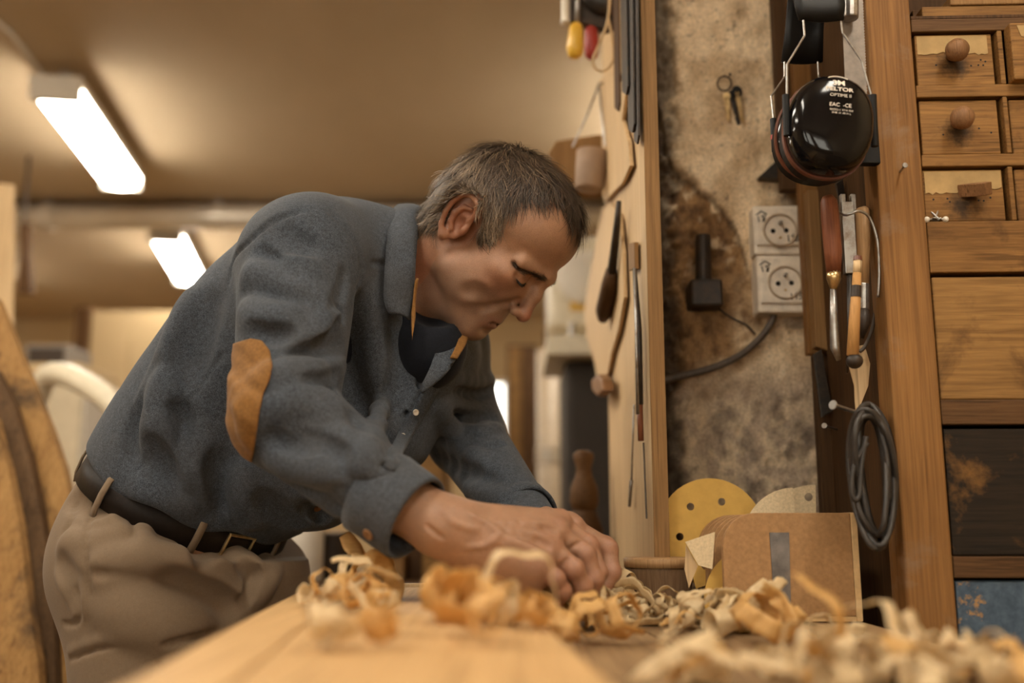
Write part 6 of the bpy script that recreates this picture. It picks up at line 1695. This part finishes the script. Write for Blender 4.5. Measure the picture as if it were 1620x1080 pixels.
# collar leaves
def leaf(inner, outer, bulge, name, mat, nu=14, nv=7, parent=shirt, lab=None, solid=0.0028):
    a = smooth_path([at(*q) for q in inner], nu // (len(inner) - 1) + 1); b = smooth_path([at(*q) for q in outer], nu // (len(outer) - 1) + 1)
    n = 16
    def res(pth):
        return [pth[min(int(round(i * (len(pth) - 1) / n)), len(pth) - 1)] for i in range(n + 1)]
    a, b = res(a), res(b); rows = []
    for i in range(n + 1):
        rows.append([a[i].lerp(b[i], j / nv) + Vector((0, -1, 0.25)) * bulge * math.sin(math.pi * (j / nv) ** 0.7) for j in range(nv + 1)])
    o = MB().sheet(rows).build(name, mat, parent, solid=solid, smooth=True)
    if lab: o['label'] = lab
    return o
leaf([(668, 330, 1.335), (661, 338, 1.270), (659, 380, 1.222), (656, 430, 1.212), (652, 480, 1.222), (647, 506, 1.222)],
     [(630, 324, 1.330), (616, 340, 1.265), (612, 385, 1.213), (608, 440, 1.203), (607, 474, 1.206), (615, 496, 1.212)], 0.007, 'collar', 'chambray')
leaf([(661, 440, 1.214), (657, 470, 1.219), (656, 500, 1.218)], [(656, 445, 1.212), (652, 490, 1.216), (652, 538, 1.205)], 0.001, 'collar_lining', 'suede', lab='tan suede collar lining')
leaf([(740, 528, 1.275), (728, 556, 1.258), (706, 590, 1.238), (668, 622, 1.225)], [(700, 536, 1.265), (690, 556, 1.248), (680, 582, 1.232), (668, 606, 1.222)], 0.002, 'collar', 'chambray')
leaf([(744, 522, 1.285), (736, 545, 1.262), (722, 568, 1.245)], [(730, 522, 1.275), (722, 545, 1.254), (712, 566, 1.240)], 0.001, 'collar_lining', 'suede')
# cuffs: short open tubes round the wrists
def cuff(a, b, ra, rb, flat, nm='cuff'):
    a, b = Vector(a), Vector(b); ax = (b - a).normalized(); u = ax.cross(Vector((0, 1, 0))).normalized(); w = ax.cross(u)
    n = 40; vs = []; fs = []
    prof = [(0.0, ra - 0.002), (0.0, ra), (0.25, ra + 0.0006), (0.55, (ra + rb) / 2 + 0.0012), (0.93, rb + 0.0012), (1.0, rb), (1.0, rb - 0.0035), (0.5, (ra + rb) / 2 - 0.004), (0.1, ra - 0.006)]
    for t, r_ in prof:
        for j in range(n):
            an = 2 * math.pi * j / n; wv = 0.0012 * math.sin(3 * an + 6 * t)
            vs.append(a.lerp(b, t) + (u * math.cos(an) + w * math.sin(an) * flat) * (r_ + wv))
    for i in range(len(prof) - 1):
        for j in range(n): fs.append((i * n + j, i * n + (j + 1) % n, (i + 1) * n + (j + 1) % n, (i + 1) * n + j))
    return MB().add(vs, fs).build(nm, 'chambray', shirt, smooth=True)
ca, cb2 = A_(592, 777, 1.038), A_(660, 821, 1.017)
cuff(ca, cb2, 0.0470, 0.0450, 1.0)
cuff(A_(815, 802, 1.262), A_(834, 822, 1.222), 0.040, 0.041, 1.0)
# buttons
def button(px, py, fd, r_=0.0052, mat='knobwood', off=0.001):
    p = fd.hit(px, py) if fd is not None else None
    if p is None: return
    n = fd.grad(p[None])[0]
    MB().lathe(Vector(p) + Vector(n) * off, n, [(r_ * 0.6, -0.001), (r_, 0.0), (r_, 0.0012), (r_ * 0.7, 0.0018), (r_ * 0.6, 0.0012)], 16).build('button', mat, shirt, smooth=True)
pr = []
for (x_, y_) in ((676, 606), (664, 628), (648, 655), (632, 684), (618, 712), (606, 738)):
    row = []
    for j in range(5):
        h_ = S_.hit(x_ - 3 + 5.0 * j, y_ + 2.0 * j)
        if h_ is None: break
        row.append(Vector(h_ + S_.grad(h_[None])[0] * 0.0022))
    if len(row) == 5: pr.append(row)
if len(pr) > 2:
    MB().sheet(pr).build('placket', 'chambray', shirt, solid=0.002, smooth=True)
button(502, 803, S_); button(634, 690, S_, 0.0042, 'white', 0.004); button(655, 652, S_, 0.0042, 'white', 0.004)
axc = (Vector(cb2) - Vector(ca)).normalized(); mid = Vector(ca).lerp(Vector(cb2), 0.62)
for (px_, py_) in ((597, 855),):
    d_ = ray(px_, py_).normalized(); q = CAM + d_ * ((mid - CAM).dot(d_)); rr = (q - mid); rr = (rr - axc * rr.dot(axc)).normalized()
    nn = (rr * 0.80 - d_ * 0.6).normalized(); nn = (nn - axc * nn.dot(axc)).normalized()
    bp = mid + nn * 0.0475
    MB().lathe(bp, nn, [(0.004, -0.001), (0.0062, 0.0), (0.0062, 0.0013), (0.0045, 0.002), (0.004, 0.0012)], 18).build('button', 'knobwood', shirt, smooth=True)
# elbow patch: laid on the sleeve
pol = np.array([(376, 541), (396, 535), (414, 538), (427, 554), (431, 578), (427, 600), (417, 622), (411, 648), (407, 680), (402, 712), (398, 732), (382, 722), (358, 690), (345, 650), (340, 600), (342, 566), (355, 548)], float)
def poly_sdf(px, py, pol):
    d = np.full(px.shape, 1e9); s = np.ones(px.shape); n = len(pol)
    for i in range(n):
        a = pol[i]; b = pol[i - 1]; ex, ey = b - a; wx, wy = px - a[0], py - a[1]
        t = np.clip((wx * ex + wy * ey) / (ex * ex + ey * ey), 0, 1); d = np.minimum(d, (wx - ex * t) ** 2 + (wy - ey * t) ** 2)
        c1 = py >= a[1]; c2 = py < b[1]; c3 = ex * wy > ey * wx
        fl = (c1 & c2 & c3) | (~c1 & ~c2 & ~c3); s = np.where(fl, -s, s)
    return s * np.sqrt(d)
EP = Field((-0.385, 1.0, 1.06), (-0.25, 1.17, 1.30), 0.0016)
G = np.stack(np.meshgrid(*EP.ax, indexing='ij'), -1).astype(float)
sv_ = S_.val(G); gx, gy = project(G.reshape(-1, 3)); gx = gx.reshape(sv_.shape); gy = gy.reshape(sv_.shape)
d2 = poly_sdf(gx, gy, pol) / 1400.0
wr_ = 0.0005 * np.sin((G[..., 2] * 0.8 + G[..., 0] * 0.6) * 330) 
EP.f = np.maximum(sv_ - 0.0028 - wr_, np.maximum(d2, -(sv_ + 0.004))).astype(np.float32)
EV, EQ = EP.mesh()
ep = mk('elbow_patch', relax(EV, EQ, 1), EQ, 'suede', shirt, smooth=True); ep['label'] = 'tan suede elbow patch'

# belt, loops, buckle
def belt_pt(a, h_, g=0.0):
    return Vector(bc + BF * math.cos(a) * (0.1265 + g) + BS * math.sin(a) * (0.1570 + g) + b_up * h_)
rows = [[belt_pt(2 * math.pi * i / 64, h_, g) for h_, g in ((-0.006, 0.0), (-0.005, 0.003), (0.026, 0.001), (0.027, -0.003))] for i in range(65)]
belt = MB().sheet(rows).build('belt', 'leather', person, solid=0.002, smooth=True); belt['label'] = 'black leather belt'
for a in (-0.55, -1.45, -2.35, -3.0, 0.3):
    MB().sheet([[belt_pt(a - 0.03, h_, g), belt_pt(a + 0.03, h_, g)] for h_, g in ((-0.022, 0.002), (-0.010, 0.006), (0.010, 0.0075), (0.030, 0.006), (0.036, -0.002))]).build('belt_loop', 'trousers', tr, solid=0.0025, smooth=True)
MB().tube([belt_pt(-0.30, -0.004, 0.007), belt_pt(-0.30, 0.028, 0.007), belt_pt(-0.05, 0.028, 0.007), belt_pt(-0.05, -0.004, 0.007), belt_pt(-0.30, -0.004, 0.007)], 0.0025, 8).build('buckle', 'brass', belt)
# boots
for k_ in (an1, an2):
    mb = MB(); c = Vector((k_[0], k_[1], 0))
    bt = Field((k_[0] - 0.10, k_[1] - 0.12, -0.01), (k_[0] + 0.26, k_[1] + 0.12, 0.20), 0.007)
    bt.cone((k_[0], k_[1], 0.16), (k_[0] - 0.01, k_[1], 0.06), 0.055, 0.05, 0.03); bt.ell((k_[0] + 0.08, k_[1] - 0.01, 0.045), (0.13, 0.05, 0.045), 0.04)
    v_, q_ = bt.mesh(); v_[:, 2] = np.maximum(v_[:, 2], 0.002)
    mk('boot', v_, q_, 'leather', person, smooth=True)

# ---------------------------------------------------------------- hair
def hairline(Lp):
    """> 0 inside the hair-covered part of the scalp"""
    x, y, z = Lp.T; ay = np.abs(y)
    front = np.interp(ay, [0, 8, 20, 28, 36, 45, 58, 66, 72, 90], [78, 75, 65, 57, 44, 34, 29, 21, 18, 18])         # how far forward it reaches at the top
    zl = np.interp(x, [-130, -95, -70, -48, -36, -22, -8, 8, 22, 34, 48, 62, 78, 95], [-58, -62, -62, -50, -14, 8, -12, -22, -6, 14, 36, 52, 62, 66])
    return np.minimum(z - zl, front - x + 1.0)
# cap of hair just off the scalp
HC = Field(H.lo, H.lo + H.h * (H.n - 1), H.h * 1.15)
Gh = np.stack(np.meshgrid(*HC.ax, indexing='ij'), -1).astype(float)
hv = H.val(Gh); hl_ = hairline(Gh.reshape(-1, 3)).reshape(hv.shape)
ear = L(733, 355, -72)
earm = np.minimum((((Gh - ear) / np.array([25, 34, 39])) ** 2).sum(-1), (((Gh - ear * mir) / np.array([25, 34, 39])) ** 2).sum(-1))
thick = 3.6 * np.clip(hl_ / 12, -1, 1)
HC.f = np.where(earm < 1.0, 5.0, np.maximum(hv - thick, -hl_ * 0.5)).astype(np.float32)
HC.f = np.where(Gh[..., 2] < -66, 5, HC.f).astype(np.float32)
CV, CQ = HC.mesh(); CV = relax(CV, CQ, 2)
def hair_tint(Lp, r_):
    x, y, z = Lp.T; top = np.clip((z - 40) / 40 + (np.abs(y) < 40) * 0.2 + (x - 30) / 200, 0, 1)
    side = np.clip(1 - np.abs(z - 12) / 40, 0, 1)
    br_ = np.array([0.060, 0.036, 0.020]); gr = np.array([0.30, 0.225, 0.155]); bl_ = np.array([0.36, 0.24, 0.13])
    g = np.clip(0.20 + 0.75 * side * (x > -40) + 0.3 * (x < -40) - 0.85 * top, 0, 1)
    c = br_ + (gr - br_) * np.clip(g + r_ * 0.36 - 0.2, 0, 1)[:, None]
    return c + (bl_ - c) * (np.clip(r_ - 0.72, 0, 1) * 1.6 * (x < 0))[:, None]
M['hair'] = vcol('greying_hair', 0.55, 500, 0.35, 0.4, 0.0006)
hair = mk('hair', toW(CV), CQ, 'hair', person, smooth=True, tint=hair_tint(CV, np.full(len(CV), 0.30)) * 0.7)
hair['label'] = 'short brown hair greying at the sides'
# strands combed away from the crown
hr = np.random.default_rng(5)
Fc = CV[CQ].mean(1); Nc = HC.grad(Fc); ok = (hairline(Fc) > 1.0) & (np.minimum((((Fc - ear) / np.array([24, 40, 34])) ** 2).sum(-1), (((Fc - ear * mir) / np.array([24, 40, 34])) ** 2).sum(-1)) > 1.0); Fc, Nc = Fc[ok], Nc[ok]
nst = 15000; pick = hr.integers(0, len(Fc), nst); near_ear = lambda q: np.minimum((((q - ear) / np.array([25, 44, 38])) ** 2).sum(-1), (((q - ear * mir) / np.array([25, 44, 38])) ** 2).sum(-1)) < 1.0; P0 = Fc[pick] + hr.normal(0, 0.8, (nst, 3)); N0 = Nc[pick]
crown = np.array([-58, 0, 96.0]); D = P0 - crown
D = D + np.array([0.25, 0, 0]) * np.linalg.norm(D, axis=1, keepdims=True) * (P0[:, 2:3] > 50)
D[:, 2] -= 18 * (P0[:, 2] < 60)
D = D - N0 * (D * N0).sum(1, keepdims=True); D /= np.linalg.norm(D, axis=1, keepdims=True) + 1e-9
D += hr.normal(0, 0.20, D.shape); clump = np.stack([vnoise(P0[:, 0] * 0.08 + i * 9, P0[:, 1] * 0.08 + P0[:, 2] * 0.08) - 0.5 for i in range(3)], -1); D += clump * 1.3
D = D - N0 * (D * N0).sum(1, keepdims=True); D /= np.linalg.norm(D, axis=1, keepdims=True) + 1e-9
ln = hr.uniform(16, 36, nst) * np.interp(P0[:, 2], [-60, 0, 50, 90], [0.85, 0.7, 0.9, 1.25]); lift = hr.uniform(0.10, 0.60, nst) + (P0[:, 0] < -60) * 0.12
nape = (P0[:, 0] < -50) & (P0[:, 2] < 30); ln = np.where(nape, ln * 1.35, ln); lift = np.where(nape, lift + 0.12, lift)
for fr_ in (0.35, 0.7, 1.0):                                   # hair is trimmed clear of the ears
    ln = np.where(near_ear(P0 + D * (ln * fr_)[:, None]), ln * 0.3 * fr_, ln)
W_ = np.cross(D, N0); nseg = 4; SVt = []; SQt = []; ct = []; rcol = hr.random(nst); base_c = hair_tint(P0, rcol) * (hr.uniform(0.45, 1.55, nst) * (0.55 + 0.9 * vnoise(P0[:, 0] * 0.16, P0[:, 1] * 0.16 + P0[:, 2] * 0.16)))[:, None]
for k_ in range(nseg + 1):
    t = k_ / nseg; p = P0 + D * (ln * t)[:, None] + N0 * (ln * (lift * t - (0.14 + lift * 0.5) * t * t) - 0.4)[:, None]
    w = 0.50 * (1 - 0.75 * t); SVt += [p - W_ * w, p + W_ * w]; ct += [base_c * (0.8 + 0.35 * t)] * 2
SVt = np.stack(SVt, 1).reshape(-1, 3); ct = np.stack(ct, 1).reshape(-1, 3); m_ = 2 * (nseg + 1)
bs_ = (np.arange(nst) * m_)[:, None]
SQt = np.concatenate([bs_ + np.array([[2 * k_, 2 * k_ + 1, 2 * k_ + 3, 2 * k_ + 2]]) for k_ in range(nseg)], 0)
hs_ = mk('hair_strands', toW(SVt), SQt, 'hair', hair, tint=ct); hs_['kind'] = 'stuff'
# eyebrow and lashes
def fringe(pts, n, ln_, spread, nm, col_, dirv, w0=0.35, seed=1, local=False):
    g = np.random.default_rng(seed); P_ = []
    for (x, y, yy) in pts:
        q = np.array([x, y, yy], float) if local else L(x, y, yy)
        for _ in range(0 if local else 30):
            v = H.val(q[None])[0]; q = q - H.grad(q[None])[0] * v * 0.8
        P_.append(q)
    P_ = np.array(P_); tt = g.random(n) * (len(P_) - 1.001); i = tt.astype(int); f_ = (tt - i)[:, None]
    for sgn in (1, -1):
        m = np.array([1, sgn, 1]); B = (P_[i] * (1 - f_) + P_[i + 1] * f_); B = B + g.normal(0, spread, B.shape); N = H.grad(B); B = B - N * H.val(B)[:, None]
        along = (P_[np.minimum(i + 1, len(P_) - 1)] - P_[i]); along /= np.linalg.norm(along, axis=1, keepdims=True) + 1e-9
        Dd = along * dirv[0] + N * dirv[1] + np.array([0, 0, 1]) * dirv[2] + g.normal(0, 0.2, B.shape); Dd /= np.linalg.norm(Dd, axis=1, keepdims=True)
        Wd = np.cross(Dd, N); Wd /= np.linalg.norm(Wd, axis=1, keepdims=True) + 1e-9; l_ = ln_ * g.uniform(0.6, 1.1, n)[:, None]
        q = np.stack([B - Wd * w0, B + Wd * w0, B + Dd * l_ * 0.5 + Wd * w0 * 0.8 + N * 0.4, B + Dd * l_ * 0.5 - Wd * w0 * 0.8 + N * 0.4, B + Dd * l_ + Wd * 0.1, B + Dd * l_ - Wd * 0.1], 1).reshape(-1, 3) * m
        b0 = (np.arange(n) * 6)[:, None]; Qd = np.concatenate([b0 + np.array([[0, 1, 2, 3]]), b0 + np.array([[3, 2, 4, 5]])], 0)
        mk(nm, toW(q), Qd, 'hair', person, tint=np.tile(np.array(col_), (len(q), 1)))
fringe([(816, 424, -50), (824, 425, -44), (832, 428, -38), (840, 432, -32), (848, 437, -25), (855, 441, -18), (861, 444, -12)], 560, 8, 2.1, 'eyebrow', (0.075, 0.048, 0.03), (-0.8, 0.35, 0.1), 0.25, seed=2)
fringe([(69 + 13.0 * math.cos(a_) * math.cos(R(32)), -31 + 15.2 * math.sin(a_), -16 - 11.6 * math.cos(a_) * math.sin(R(32))) for a_ in [R(-62 + 12.4 * i) for i in range(11)]], 170, 4, 0.4, 'eyelashes', (0.015, 0.010, 0.008), (0.1, 0.9, -0.5), 0.45, seed=3, local=True)
